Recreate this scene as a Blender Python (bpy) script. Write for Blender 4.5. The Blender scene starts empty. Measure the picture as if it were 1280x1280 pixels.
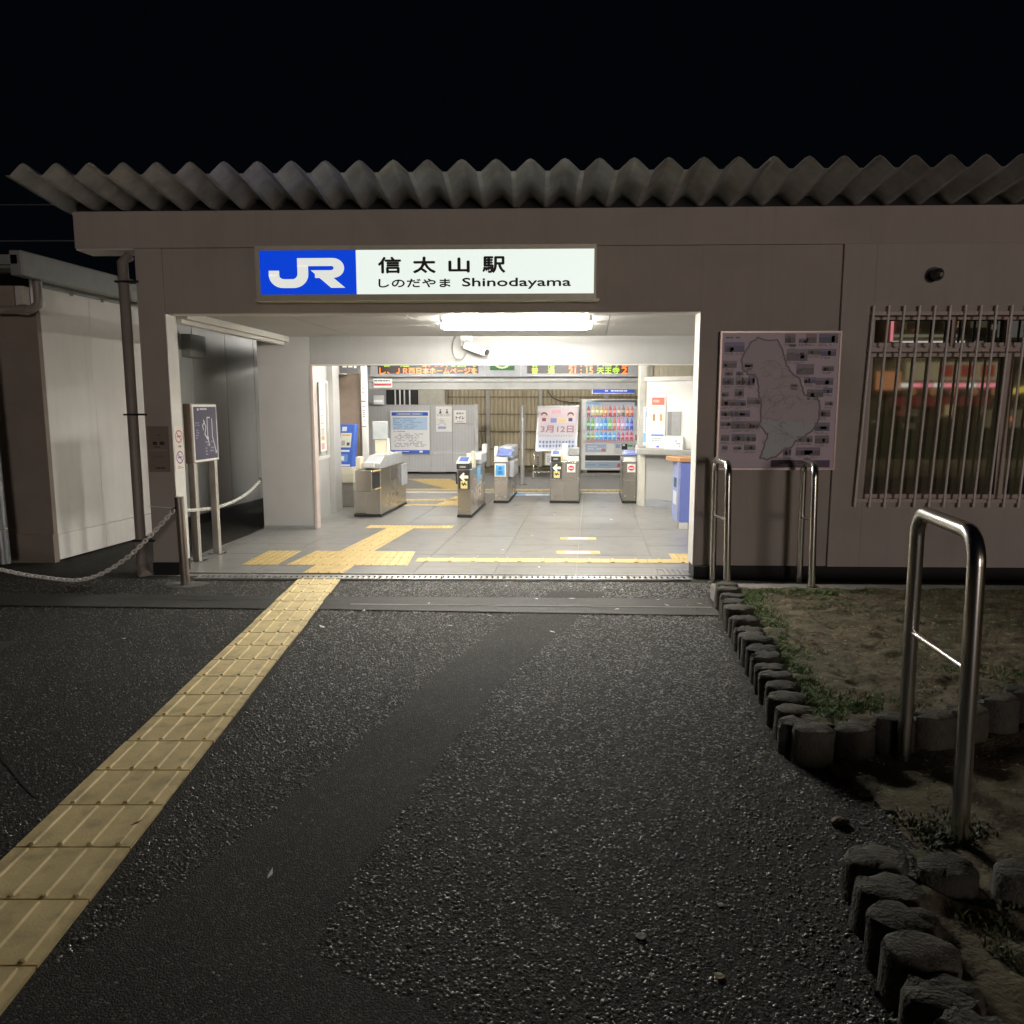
import bpy, bmesh, math, random
import numpy as np
from mathutils import Vector, Matrix
random.seed(7)
RNG = np.random.default_rng(11)
sc = bpy.context.scene
COL = sc.collection
R = math.radians

# ---------------------------------------------------------------- camera
cam_d = bpy.data.cameras.new('camera')
cam = bpy.data.objects.new('camera', cam_d); COL.objects.link(cam)
cam.location = (0, 0, 1.6)
cam_d.sensor_fit = 'HORIZONTAL'; cam_d.sensor_width = 36.0
cam_d.lens = 36.0 * 961 / 1280
cam.rotation_euler = (R(90) - math.atan(130 / 961), 0, R(1.67))
cam_d.clip_start = 0.05; cam_d.clip_end = 600
sc.camera = cam

# ---------------------------------------------------------------- night sky
world = bpy.data.worlds.new('World'); sc.world = world; world.use_nodes = True
wn = world.node_tree.nodes; wl = world.node_tree.links
bg = wn['Background']
sky = wn.new('ShaderNodeTexSky'); sky.sky_type = 'NISHITA'; sky.sun_disc = False
sky.sun_elevation = R(-6); sky.sun_rotation = R(200)
mixc = wn.new('ShaderNodeMixRGB'); mixc.blend_type = 'MIX'; mixc.inputs[0].default_value = 0.997
mixc.inputs[2].default_value = (0.0009, 0.0012, 0.0020, 1)
wl.new(sky.outputs[0], mixc.inputs[1]); wl.new(mixc.outputs[0], bg.inputs[0])
bg.inputs[1].default_value = 1.0

# ---------------------------------------------------------------- exposure
sc.view_settings.view_transform = 'Standard'; sc.view_settings.look = 'None'
sc.view_settings.exposure = 0; sc.view_settings.gamma = 1
sc.cycles.use_denoising = True
sc.cycles.max_bounces = 8; sc.cycles.diffuse_bounces = 5; sc.cycles.glossy_bounces = 4
sc.cycles.caustics_reflective = False; sc.cycles.caustics_refractive = False
sc.cycles.sample_clamp_indirect = 6

TUBE = 285.0        # porch fluorescent tubes
HALLT = 150.0       # hall tubes behind the beam
PLATT = 215.0      # platform tubes
SIGN = 1.0         # backlit station sign
LAMP_W = 9000.0    # street lamp behind the viewer

# ---------------------------------------------------------------- materials
def lin(c):
    return tuple(((v / 255) / 12.92 if v / 255 <= .04045 else ((v / 255 + .055) / 1.055) ** 2.4) for v in c)

MATS = {}
def mat(name, col, rough=.5, metal=0., var=.12, scale=6., bump=0., bscale=120., spec=.5, streak=None, dirt=None, coat=0., rv=.08, drips=0., objrand=0.):
    """procedural material: base colour varied by two noises, optional bump and stains"""
    if name in MATS: return MATS[name]
    m = bpy.data.materials.new(name); m.use_nodes = True
    n, l = m.node_tree.nodes, m.node_tree.links
    b = n['Principled BSDF']
    tc = n.new('ShaderNodeTexCoord')
    mp = n.new('ShaderNodeMapping'); l.new(tc.outputs['Object'], mp.inputs[0])
    if streak: mp.inputs['Scale'].default_value = streak
    nz = n.new('ShaderNodeTexNoise'); nz.inputs['Scale'].default_value = scale
    nz.inputs['Detail'].default_value = 6; nz.inputs['Roughness'].default_value = .65
    l.new(mp.outputs[0], nz.inputs['Vector'])
    rp = n.new('ShaderNodeValToRGB')
    c = col[:3]
    rp.color_ramp.elements[0].position = .3; rp.color_ramp.elements[1].position = .7
    rp.color_ramp.elements[0].color = tuple(v * (1 - var) for v in c) + (1,)
    rp.color_ramp.elements[1].color = tuple(min(1, v * (1 + var)) for v in c) + (1,)
    l.new(nz.outputs[0], rp.inputs[0])
    out = rp.outputs[0]
    if dirt:
        dn = n.new('ShaderNodeTexNoise'); dn.inputs['Scale'].default_value = dirt[1]; dn.inputs['Detail'].default_value = 8
        l.new(tc.outputs['Object'], dn.inputs['Vector'])
        dr = n.new('ShaderNodeValToRGB'); dr.color_ramp.elements[0].position = .52; dr.color_ramp.elements[1].position = .72
        l.new(dn.outputs[0], dr.inputs[0])
        mx = n.new('ShaderNodeMixRGB'); mx.inputs[2].default_value = tuple(dirt[0][:3]) + (1,)
        ml = n.new('ShaderNodeMath'); ml.operation = 'MULTIPLY'; ml.inputs[1].default_value = dirt[2]
        l.new(dr.outputs[0], ml.inputs[0]); l.new(ml.outputs[0], mx.inputs[0]); l.new(out, mx.inputs[1]); out = mx.outputs[0]
    if drips:
        mp2 = n.new('ShaderNodeMapping'); mp2.inputs['Scale'].default_value = (7, 7, .35); l.new(tc.outputs['Object'], mp2.inputs[0])
        d2 = n.new('ShaderNodeTexNoise'); d2.inputs['Scale'].default_value = 1.6; d2.inputs['Detail'].default_value = 7; d2.inputs['Roughness'].default_value = .7; l.new(mp2.outputs[0], d2.inputs['Vector'])
        r2 = n.new('ShaderNodeValToRGB'); r2.color_ramp.elements[0].position = .5; r2.color_ramp.elements[1].position = .78; l.new(d2.outputs[0], r2.inputs[0])
        m2 = n.new('ShaderNodeMixRGB'); m2.inputs[2].default_value = tuple(v * .55 for v in c) + (1,); k2 = n.new('ShaderNodeMath'); k2.operation = 'MULTIPLY'; k2.inputs[1].default_value = drips
        l.new(r2.outputs[0], k2.inputs[0]); l.new(k2.outputs[0], m2.inputs[0]); l.new(out, m2.inputs[1]); out = m2.outputs[0]
    l.new(out, b.inputs['Base Color'])
    rr = n.new('ShaderNodeMapRange'); rr.inputs[3].default_value = max(.005, rough - rv); rr.inputs[4].default_value = min(1, rough + rv)
    l.new(nz.outputs[0], rr.inputs[0]); l.new(rr.outputs[0], b.inputs['Roughness'])
    b.inputs['Metallic'].default_value = metal
    b.inputs['Specular IOR Level'].default_value = spec
    b.inputs['Coat Weight'].default_value = coat
    if bump:
        bn = n.new('ShaderNodeTexNoise'); bn.inputs['Scale'].default_value = bscale; bn.inputs['Detail'].default_value = 4
        l.new(mp.outputs[0] if streak else tc.outputs['Object'], bn.inputs['Vector'])
        bp = n.new('ShaderNodeBump'); bp.inputs['Strength'].default_value = bump; bp.inputs['Distance'].default_value = .01
        l.new(bn.outputs[0], bp.inputs['Height']); l.new(bp.outputs[0], b.inputs['Normal'])
    if objrand:
        oi = n.new('ShaderNodeObjectInfo'); hs = n.new('ShaderNodeHueSaturation'); mr = n.new('ShaderNodeMapRange'); mr.inputs[3].default_value = 1 - objrand; mr.inputs[4].default_value = 1 + objrand
        l.new(oi.outputs['Random'], mr.inputs[0]); l.new(mr.outputs[0], hs.inputs['Value']); l.new(out, hs.inputs['Color']); l.new(hs.outputs[0], b.inputs['Base Color'])
    MATS[name] = m
    return m

def emit(name, col, s, base=.1):
    if name in MATS: return MATS[name]
    m = bpy.data.materials.new(name); m.use_nodes = True
    b = m.node_tree.nodes['Principled BSDF']
    b.inputs['Base Color'].default_value = tuple(v * base for v in col[:3]) + (1,)
    b.inputs['Emission Color'].default_value = tuple(col[:3]) + (1,)
    b.inputs['Emission Strength'].default_value = s
    b.inputs['Roughness'].default_value = .3
    MATS[name] = m
    return m

PC = {}
def pm(rgb, rough=.45):
    """print colour from an sRGB triple"""
    k = ('print_%02x%02x%02x' % rgb)
    if k not in PC: PC[k] = mat(k, lin(rgb), rough, var=.05, scale=30)
    return PC[k]

def asphalt_mat(name, base, bs, bstr, rough, speck):
    m = bpy.data.materials.new(name); m.use_nodes = True
    n, l = m.node_tree.nodes, m.node_tree.links; b = n['Principled BSDF']
    tc = n.new('ShaderNodeTexCoord')
    big = n.new('ShaderNodeTexNoise'); big.inputs['Scale'].default_value = .9; big.inputs['Detail'].default_value = 8; big.inputs['Roughness'].default_value = .7
    v = n.new('ShaderNodeTexVoronoi'); v.inputs['Scale'].default_value = bs; v.inputs['Randomness'].default_value = 1
    fine = n.new('ShaderNodeTexNoise'); fine.inputs['Scale'].default_value = bs * 2.2; fine.inputs['Detail'].default_value = 3
    for t in (big, v, fine): l.new(tc.outputs['Object'], t.inputs['Vector'])
    r1 = n.new('ShaderNodeValToRGB'); r1.color_ramp.elements[0].position = .3; r1.color_ramp.elements[1].position = .75
    r1.color_ramp.elements[0].color = tuple(c * .65 for c in base) + (1,); r1.color_ramp.elements[1].color = tuple(c * 1.45 for c in base) + (1,)
    l.new(big.outputs[0], r1.inputs[0])
    r2 = n.new('ShaderNodeValToRGB'); r2.color_ramp.elements[0].position = .82; r2.color_ramp.elements[1].position = .96
    sep = n.new('ShaderNodeSeparateColor'); l.new(v.outputs['Color'], sep.inputs[0]); l.new(sep.outputs[0], r2.inputs[0])
    mx = n.new('ShaderNodeMixRGB'); mx.inputs[2].default_value = tuple(min(1, c * speck) for c in base) + (1,)
    l.new(r2.outputs[0], mx.inputs[0]); l.new(r1.outputs[0], mx.inputs[1]); l.new(mx.outputs[0], b.inputs['Base Color'])
    b.inputs['Roughness'].default_value = rough; b.inputs['Specular IOR Level'].default_value = .18
    ad = n.new('ShaderNodeMath'); ad.operation = 'MULTIPLY_ADD'; ad.inputs[1].default_value = -1.0
    l.new(v.outputs['Distance'], ad.inputs[0]); l.new(fine.outputs[0], ad.inputs[2])
    bp = n.new('ShaderNodeBump'); bp.inputs['Strength'].default_value = bstr; bp.inputs['Distance'].default_value = .008
    l.new(ad.outputs[0], bp.inputs['Height']); l.new(bp.outputs[0], b.inputs['Normal'])
    MATS[name] = m
    return m

M_ASPHALT = asphalt_mat('asphalt', (.033, .0315, .0282), 110, .55, .82, 3.0)
M_PATCH = asphalt_mat('asphalt_patch_fine', (.036, .0344, .0308), 150, .5, .8, 3.0)
M_BAND = asphalt_mat('asphalt_band_fine', (.05, .048, .0445), 150, .3, .62, 1.6)
M_STONE = mat('aggregate', (.150, .143, .127), .29, var=.9, scale=95, spec=.6, rv=.1)
M_FACADE = mat('facade_paint', (.47, .42, .375), .75, var=.06, scale=1.4, bump=.12, bscale=260, dirt=((.25, .22, .20), 1.1, .3), drips=.22)
M_FACADE2 = mat('facade_paint_soft', (.51, .455, .42), .75, var=.05, scale=2.0, bump=.1, bscale=260, dirt=((.28, .24, .22), 1.6, .3), drips=.22)
M_BLACK = mat('skirting_black', (.012, .012, .013), .7, var=.3)
M_REVEAL = mat('reveal_white', (.62, .60, .56), .55, var=.05, bump=.05)
M_WHITE = mat('wall_white', (.44, .435, .425), .5, var=.04, scale=2.5, dirt=((.36, .35, .33), 2.2, .2))
M_CEIL = mat('ceiling_white', (.44, .432, .415), .6, var=.03, scale=2)
M_ANNEX = mat('annex_panel', (.90, .875, .83), .42, var=.04, scale=1.2, dirt=((.74, .70, .64), 1.3, .2), drips=.25)
M_ANNEXF = mat('annex_front', (.30, .25, .21), .7, var=.1, scale=3)
M_GREYPANEL = mat('grey_steel_panel', (.42, .43, .41), .42, .05, var=.08, scale=1.2, streak=(2, 2, .5))
M_ROOF = mat('galvanised_sheet', (.39, .405, .415), .45, .2, var=.28, scale=5, dirt=((.18, .165, .14), 3, .6), drips=0)
M_FASCIA = mat('grey_fascia', (.30, .31, .30), .5, .2, var=.1)
M_STEEL = mat('stainless_steel', (.62, .61, .58), .27, 1., var=.06, scale=4, streak=(1, 1, 9), bump=.02, bscale=300)
M_GATE = mat('gate_steel', (.60, .57, .51), .27, 1., var=.04, scale=1.5, rv=.02)
M_DARKSTEEL = mat('dull_steel', (.28, .27, .25), .4, .8, var=.15)
M_PIPE = mat('brown_pipe', (.30, .265, .24), .45, var=.1)
M_ALU = mat('bronze_aluminium', (.56, .47, .43), .45, .0, var=.08)
M_BAR = mat('grille_steel', (.86, .80, .75), .4, .0, var=.08)
M_GREYP = mat('grey_partition', (.46, .46, .47), .45, var=.04, scale=3)
M_TAN = mat('tan_sheet', (.42, .36, .25), .6, var=.14, scale=3, streak=(5, 5, .5))
M_CREAM = mat('cream_plastic', (.74, .70, .55), .4, var=.04)
M_GWHITE = mat('white_plastic', (.80, .79, .75), .35, var=.03)
M_DARK = mat('dark_plastic', (.03, .03, .032), .35, var=.2)
M_RUBBER = mat('black_rubber', (.02, .02, .02), .7)
M_TILE = mat('hall_tile', (.265, .258, .243), .24, var=.10, scale=5, streak=(.5, 6, 1), dirt=((.155, .148, .133), 5, .35), bump=.02, bscale=40)
M_YEL = mat('tactile_yellow', (.56, .41, .16), .5, var=.12, scale=9, dirt=((.33, .24, .10), 12, .5))
M_YELOUT = mat('tactile_yellow_worn', (.72, .575, .29), .6, var=.14, scale=7, dirt=((.26, .21, .12), 9, .55), bump=.15, bscale=90)
M_HOOP = mat('brushed_hoop_steel', (.62, .60, .56), .25, 1., var=.02, scale=3, rv=.02)
M_GALV = mat('grate_steel', (.46, .46, .45), .38, .8, var=.2)
M_LOG = mat('concrete_log', (.062, .056, .044), .85, var=.35, scale=22, bump=.9, bscale=85, dirt=((.04, .05, .022), 7, .8), objrand=.4)
M_SOIL = mat('soil', (.135, .112, .070), .95, var=.4, scale=7, bump=.9, bscale=60, dirt=((.060, .072, .028), 2.4, .75))
M_KERB = mat('concrete_kerb', (.25, .235, .21), .85, var=.2, scale=12, bump=.3)
M_GRASS = mat('grass_blade', (.11, .185, .042), .6, var=.4, scale=18)
M_LEAF = mat('dry_leaf', (.26, .19, .10), .8, var=.4, scale=25)
M_PAPER = mat('litter_paper', (.62, .60, .56), .7, var=.1)
M_CHAIN = mat('chain_plastic', (.90, .885, .84), .28, .0, var=.1)
M_GLASS = mat('window_glass_dark', (.012, .013, .012), .012, spec=1., var=.1, rv=.005)
M_GLASS2 = mat('window_glass_frosted', (.10, .094, .060), .03, spec=1., var=.35, scale=2.2, rv=.006)
M_BLUE = mat('office_blue', (.17, .22, .58), .5, var=.05)
M_WOOD = mat('counter_wood', (.50, .27, .12), .5, var=.15, streak=(8, 1, 1))
M_TUBE = emit('fluorescent_tube', (1.0, .966, .885), TUBE)
M_TUBEH = emit('hall_tube', (1.0, .966, .885), HALLT)
M_TUBEP = emit('platform_tube', (1.0, .966, .885), PLATT)
M_SIGNW = emit('sign_face_white', (.88, .97, .90), SIGN * .88, .6)
M_SIGNB = emit('sign_face_blue', lin((10, 66, 214)), SIGN * .9, .6)
M_SIGNL = emit('sign_logo_white', (.83, .86, .80), SIGN * .82, .6)
M_SIGNF = mat('sign_frame', (.66, .64, .50), .4, .1, var=.1)
M_INK = mat('ink_black', (.02, .02, .022), .5)
M_LEDO = emit('led_orange', (1.0, .22, .015), 2.0)
M_LEDG = emit('led_green', (.48, .85, .02), 1.3)
M_LEDBG = mat('led_board', (.022, .013, .011), .4, var=.05)

# ---------------------------------------------------------------- mesh helpers
class MB:
    def __init__(s): s.v = []; s.f = []; s.mi = []; s.mats = []
    def m(s, material):
        if material not in s.mats: s.mats.append(material)
        return s.mats.index(material)
    def poly(s, pts, material):
        k = len(s.v); s.v += [tuple(p) for p in pts]; s.f.append(tuple(range(k, k + len(pts)))); s.mi.append(s.m(material)); return s
    def hexa(s, p, material):
        """8 corners: 0-3 bottom ring (ccw seen from above), 4-7 the top ring"""
        k = len(s.v); s.v += [tuple(q) for q in p]; i = s.m(material)
        for q in ((3, 2, 1, 0), (4, 5, 6, 7), (0, 1, 5, 4), (1, 2, 6, 5), (2, 3, 7, 6), (3, 0, 4, 7)):
            s.f.append(tuple(k + a for a in q)); s.mi.append(i)
        return s
    def box(s, x0, x1, y0, y1, z0, z1, material):
        return s.hexa([(x0, y0, z0), (x1, y0, z0), (x1, y1, z0), (x0, y1, z0), (x0, y0, z1), (x1, y0, z1), (x1, y1, z1), (x0, y1, z1)], material)
    def extrude(s, poly, vec, material):
        """a polygon (3D points) swept along vec, closed"""
        n = len(poly); k = len(s.v); i = s.m(material); vec = Vector(vec)
        s.v += [tuple(p) for p in poly] + [tuple(Vector(p) + vec) for p in poly]
        s.f.append(tuple(range(k + n - 1, k - 1, -1))); s.mi.append(i)
        s.f.append(tuple(range(k + n, k + 2 * n))); s.mi.append(i)
        for a in range(n):
            b = (a + 1) % n; s.f.append((k + a, k + b, k + n + b, k + n + a)); s.mi.append(i)
        return s
    def tube(s, path, r, material, n=12, caps=True, rs=None):
        P = [Vector(p) for p in path]; k = len(s.v); i = s.m(material); up = None
        for a, p in enumerate(P):
            t = (P[min(a + 1, len(P) - 1)] - P[max(a - 1, 0)]).normalized()
            if up is None:
                up = Vector((0, 0, 1)) if abs(t.z) < .9 else Vector((1, 0, 0))
            sx = t.cross(up).normalized(); up = sx.cross(t).normalized()
            rad = rs[a] if rs else r
            for q in range(n):
                w = 2 * math.pi * q / n
                s.v.append(tuple(p + sx * math.cos(w) * rad + up * math.sin(w) * rad))
        for a in range(len(P) - 1):
            for q in range(n):
                q2 = (q + 1) % n
                s.f.append((k + a * n + q, k + a * n + q2, k + (a + 1) * n + q2, k + (a + 1) * n + q)); s.mi.append(i)
        if caps:
            s.f.append(tuple(k + q for q in range(n - 1, -1, -1))); s.mi.append(i)
            e = k + (len(P) - 1) * n; s.f.append(tuple(e + q for q in range(n))); s.mi.append(i)
        return s
    def mesh(s, name, smooth=None):
        me = bpy.data.meshes.new(name); me.from_pydata(s.v, [], s.f)
        for m_ in s.mats: me.materials.append(m_)
        me.polygons.foreach_set('material_index', s.mi)
        if smooth is not None:
            me.polygons.foreach_set('use_smooth', [True] * len(me.polygons)); me.set_sharp_from_angle(angle=R(smooth))
        me.update()
        return me
    def build(s, name, parent=None, smooth=None, bevel=0., loc=None):
        o = bpy.data.objects.new(name, s.mesh(name, smooth)); COL.objects.link(o)
        if parent: o.parent = parent
        if loc: o.location = loc
        if bevel:
            b = o.modifiers.new('bevel', 'BEVEL'); b.width = bevel; b.segments = 2; b.limit_method = 'ANGLE'; b.angle_limit = R(50)
        return o

def tag(o, label=None, cat=None, group=None, kind=None):
    if label: o['label'] = label
    if cat: o['category'] = cat
    if group: o['group'] = group
    if kind: o['kind'] = kind
    return o
def thing(name, label, cat, loc=(0, 0, 0), rz=0., group=None):
    o = bpy.data.objects.new(name, None); COL.objects.link(o); o.empty_display_size = .1
    o.location = loc; o.rotation_euler = (0, 0, rz)
    return tag(o, label, cat, group)
def copy_tree(o, parent=None):
    c = o.copy(); COL.objects.link(c)
    if parent: c.parent = parent
    for ch in list(o.children): copy_tree(ch, c)
    return c
def box(name, parent, x0, x1, y0, y1, z0, z1, m, bevel=.004):
    return MB().box(x0, x1, y0, y1, z0, z1, m).build(name, parent, bevel=bevel)
def structure(o): o['kind'] = 'structure'; return o

# lettering: text as flat meshes in the local x-z plane facing -y
_TXT = {}
def text_pts(s):
    if s in _TXT: return _TXT[s]
    c = bpy.data.curves.new('t', 'FONT'); c.body = s; c.resolution_u = 3
    o = bpy.data.objects.new('t', c); COL.objects.link(o)
    bpy.context.view_layer.update()
    dg = bpy.context.evaluated_depsgraph_get(); me = bpy.data.meshes.new_from_object(o.evaluated_get(dg))
    V = np.array([v.co[:2] for v in me.vertices]); Fs = [tuple(p.vertices) for p in me.polygons]
    bpy.data.objects.remove(o); bpy.data.curves.remove(c); bpy.data.meshes.remove(me)
    _TXT[s] = (V, Fs); return _TXT[s]
def put_text(mb, s, x0, x1, z0, z1, y, m, weight=0.):
    V, Fs = text_pts(s)
    if len(V) == 0: return
    lo, hi = V.min(0), V.max(0)
    offs = [(0, 0)] if not weight else [(-weight, 0), (weight, 0), (0, -weight), (0, weight)]
    for q, (ox, oz) in enumerate(offs):
        k = len(mb.v)
        for a, b in V:
            mb.v.append((x0 + (a - lo[0]) / (hi[0] - lo[0]) * (x1 - x0) + ox, y - q * .00012, z0 + (b - lo[1]) / max(1e-6, hi[1] - lo[1]) * (z1 - z0) + oz))
        i = mb.m(m)
        for f in Fs:
            p = [mb.v[k + a] for a in f[:3]]
            nrm = (Vector(p[1]) - Vector(p[0])).cross(Vector(p[2]) - Vector(p[0]))
            mb.f.append(tuple(k + a for a in (f if nrm.y < 0 else f[::-1]))); mb.mi.append(i)
def ribbon(mb, path, w, y, m, closed=False):
    """flat stroke of width w along a 2D path (x,z)"""
    P = [Vector(p) for p in path]; n = len(P); L = []; Rr = []
    for a in range(n):
        if closed: d0 = P[a] - P[a - 1]; d1 = P[(a + 1) % n] - P[a]
        else:
            d0 = P[a] - P[max(a - 1, 0)] if a else P[1] - P[0]; d1 = P[min(a + 1, n - 1)] - P[a] if a < n - 1 else d0
        d0 = d0.normalized(); d1 = d1.normalized(); t = (d0 + d1)
        t = t.normalized() if t.length > 1e-6 else d0
        nn = Vector((-t.y, t.x)); k = 1 / max(.45, nn.dot(Vector((-d0.y, d0.x))))
        L.append(P[a] + nn * w / 2 * k); Rr.append(P[a] - nn * w / 2 * k)
    for a in range(n if closed else n - 1):
        b = (a + 1) % n
        mb.poly([(L[a].x, y, L[a].y), (Rr[a].x, y, Rr[a].y), (Rr[b].x, y, Rr[b].y), (L[b].x, y, L[b].y)], m)
def rect(mb, x0, x1, z0, z1, y, m):
    mb.poly([(x0, y, z0), (x1, y, z0), (x1, y, z1), (x0, y, z1)], m)
def dashes(mb, x0, x1, z0, z1, rows, y, m, fill=.75, seed=1):
    """rows of print too small to read"""
    rn = random.Random(seed); h = (z1 - z0) / rows
    for r_ in range(rows):
        x = x0; z = z1 - (r_ + .7) * h; end = x0 + (x1 - x0) * rn.uniform(.6, 1)
        while x < end:
            w = h * rn.uniform(.5, 1.6)
            if rn.random() < fill: rect(mb, x, min(x + w * .85, x1), z, z + h * .5, y, m)
            x += w
def disc(mb, cx, cz, rx, rz, y, m, n=24, hole=0.):
    if not hole:
        mb.poly([(cx + rx * math.cos(2 * math.pi * a / n), y, cz + rz * math.sin(2 * math.pi * a / n)) for a in range(n)], m)
    else:
        ribbon(mb, [(cx + (rx - hole / 2) * math.cos(2 * math.pi * a / n), cz + (rz - hole / 2) * math.sin(2 * math.pi * a / n)) for a in range(n)], hole, y, m, True)
def poster(name, label, cat, loc, w, h, base, draw=None, rz=0., tilt=0., group=None, th=.006, parent=None, frame=None):
    """a printed sheet or board whose lower left front corner is loc; draw(mb) prints on it"""
    mb = MB(); mb.box(0, w, 0, th, 0, h, base)
    o = mb.build(name, parent, loc=loc); o.rotation_euler = (tilt, 0, rz)
    if parent is None: tag(o, label, cat, group)
    if frame:
        fm = MB(); t = frame[1]
        fm.box(-t, w + t, -.006, th + .004, h, h + t, frame[0]); fm.box(-t, w + t, -.006, th + .004, -t, 0, frame[0])
        fm.box(-t, 0, -.006, th + .004, 0, h, frame[0]); fm.box(w, w + t, -.006, th + .004, 0, h, frame[0])
        fm.build('frame', o)
    if draw:
        p = MB(); draw(p); p.build('print', o)
    return o

SK = .0726                     # the hall runs slightly askew of the facade
def hx(x, y, y0=10.0): return x + SK * (y - y0)
YF = 7.18                      # facade plane
HROT = -math.atan(SK)

# ================================================================ THE GROUND
g = MB().poly([(-80, -60, 0), (80, -60, 0), (80, 60, 0), (-80, 60, 0)], M_ASPHALT).build('ground'); structure(g)
def sheet(name, pts, z, m):
    mb = MB().poly([(x, y, z) for x, y in pts], m); return structure(mb.build(name))
patch_pts_l = [(.16, 6.62), (-.17, 5.7), (-.54, 4.663), (-.74, 3.85), (-.955, 3.09), (-1.199, 2.359), (-1.42, 1.9), (-1.66, 1.2)]
patch_pts_r = [(.64, 6.62), (.387, 5.9), (.06, 5.0), (-.216, 4.253), (-.385, 3.5), (-.52, 2.95), (-.62, 2.40), (-.655, 2.1), (-.60, 2.02), (-.50, 1.97), (-.36, 1.9), (-.19, 1.80), (.25, 1.5), (.6, 1.2)]
def ragged(P):
    Q = []
    for a in range(len(P) - 1):
        n = max(2, int(math.dist(P[a], P[a + 1]) / .045))
        for k in range(n):
            f = k / n; Q.append((P[a][0] * (1 - f) + P[a + 1][0] * f + random.gauss(0, .008), P[a][1] * (1 - f) + P[a + 1][1] * f + random.gauss(0, .006)))
    return Q + [P[-1]]
PATCH = ragged(patch_pts_l) + ragged(patch_pts_r)[::-1]
sheet('asphalt_patch', PATCH[::-1], .002, M_PATCH)
BAND = [(-9, 6.05), (-1.5, 5.93), (1.45, 5.84), (1.45, 6.36), (-1.5, 6.36), (-9, 6.42)]
sheet('asphalt_band', BAND, .008, M_BAND)
mb = MB()
def groundline(path, w, z, m):
    P = [Vector(p) for p in path]
    for a in range(len(P) - 1):
        d = (P[a + 1] - P[a]).normalized(); nn = Vector((-d.y, d.x)) * w / 2
        q = [P[a] - nn, P[a + 1] - nn, P[a + 1] + nn, P[a] + nn]; mb.poly([(v.x, v.y, z) for v in q], m)
groundline([(-1.5, 6.09), (0, 6.08), (1.43, 6.07)], .022, .012, M_KERB)
structure(mb.build('paving_joint'))
mb = MB()
for a in range(2):
    pts = [(-3.6 + i * .2 + a * .5, 6.2 + a * .12 + random.uniform(-.015, .015)) for i in range(11)]
    groundline(pts, .018 - a * .006, .012, M_BLACK)
groundline([(.05 + i * .13, 6.10 + random.uniform(-.008, .008)) for i in range(7)], .012, .0125, M_BLACK)
groundline([(-2.06 - .13 * i, 2.95 + .115 * i + random.uniform(-.02, .02)) for i in range(14)], .012, .003, M_BLACK)
groundline([(-1.0 + .1 * i, 3.75 + .03 * i + random.uniform(-.015, .015)) for i in range(0)] or [(-2.6, 5.3), (-3.1, 5.42), (-3.5, 5.38), (-4.0, 5.5)], .008, .003, M_BLACK)
structure(mb.build('asphalt_crack'))
mb = MB().poly([(-4.9, 4.6, .004), (-3.55, 4.75, .004), (-3.55, 5.05, .004), (-4.9, 5.0, .004)], M_BAND); structure(mb.build('asphalt_patch'))

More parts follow.
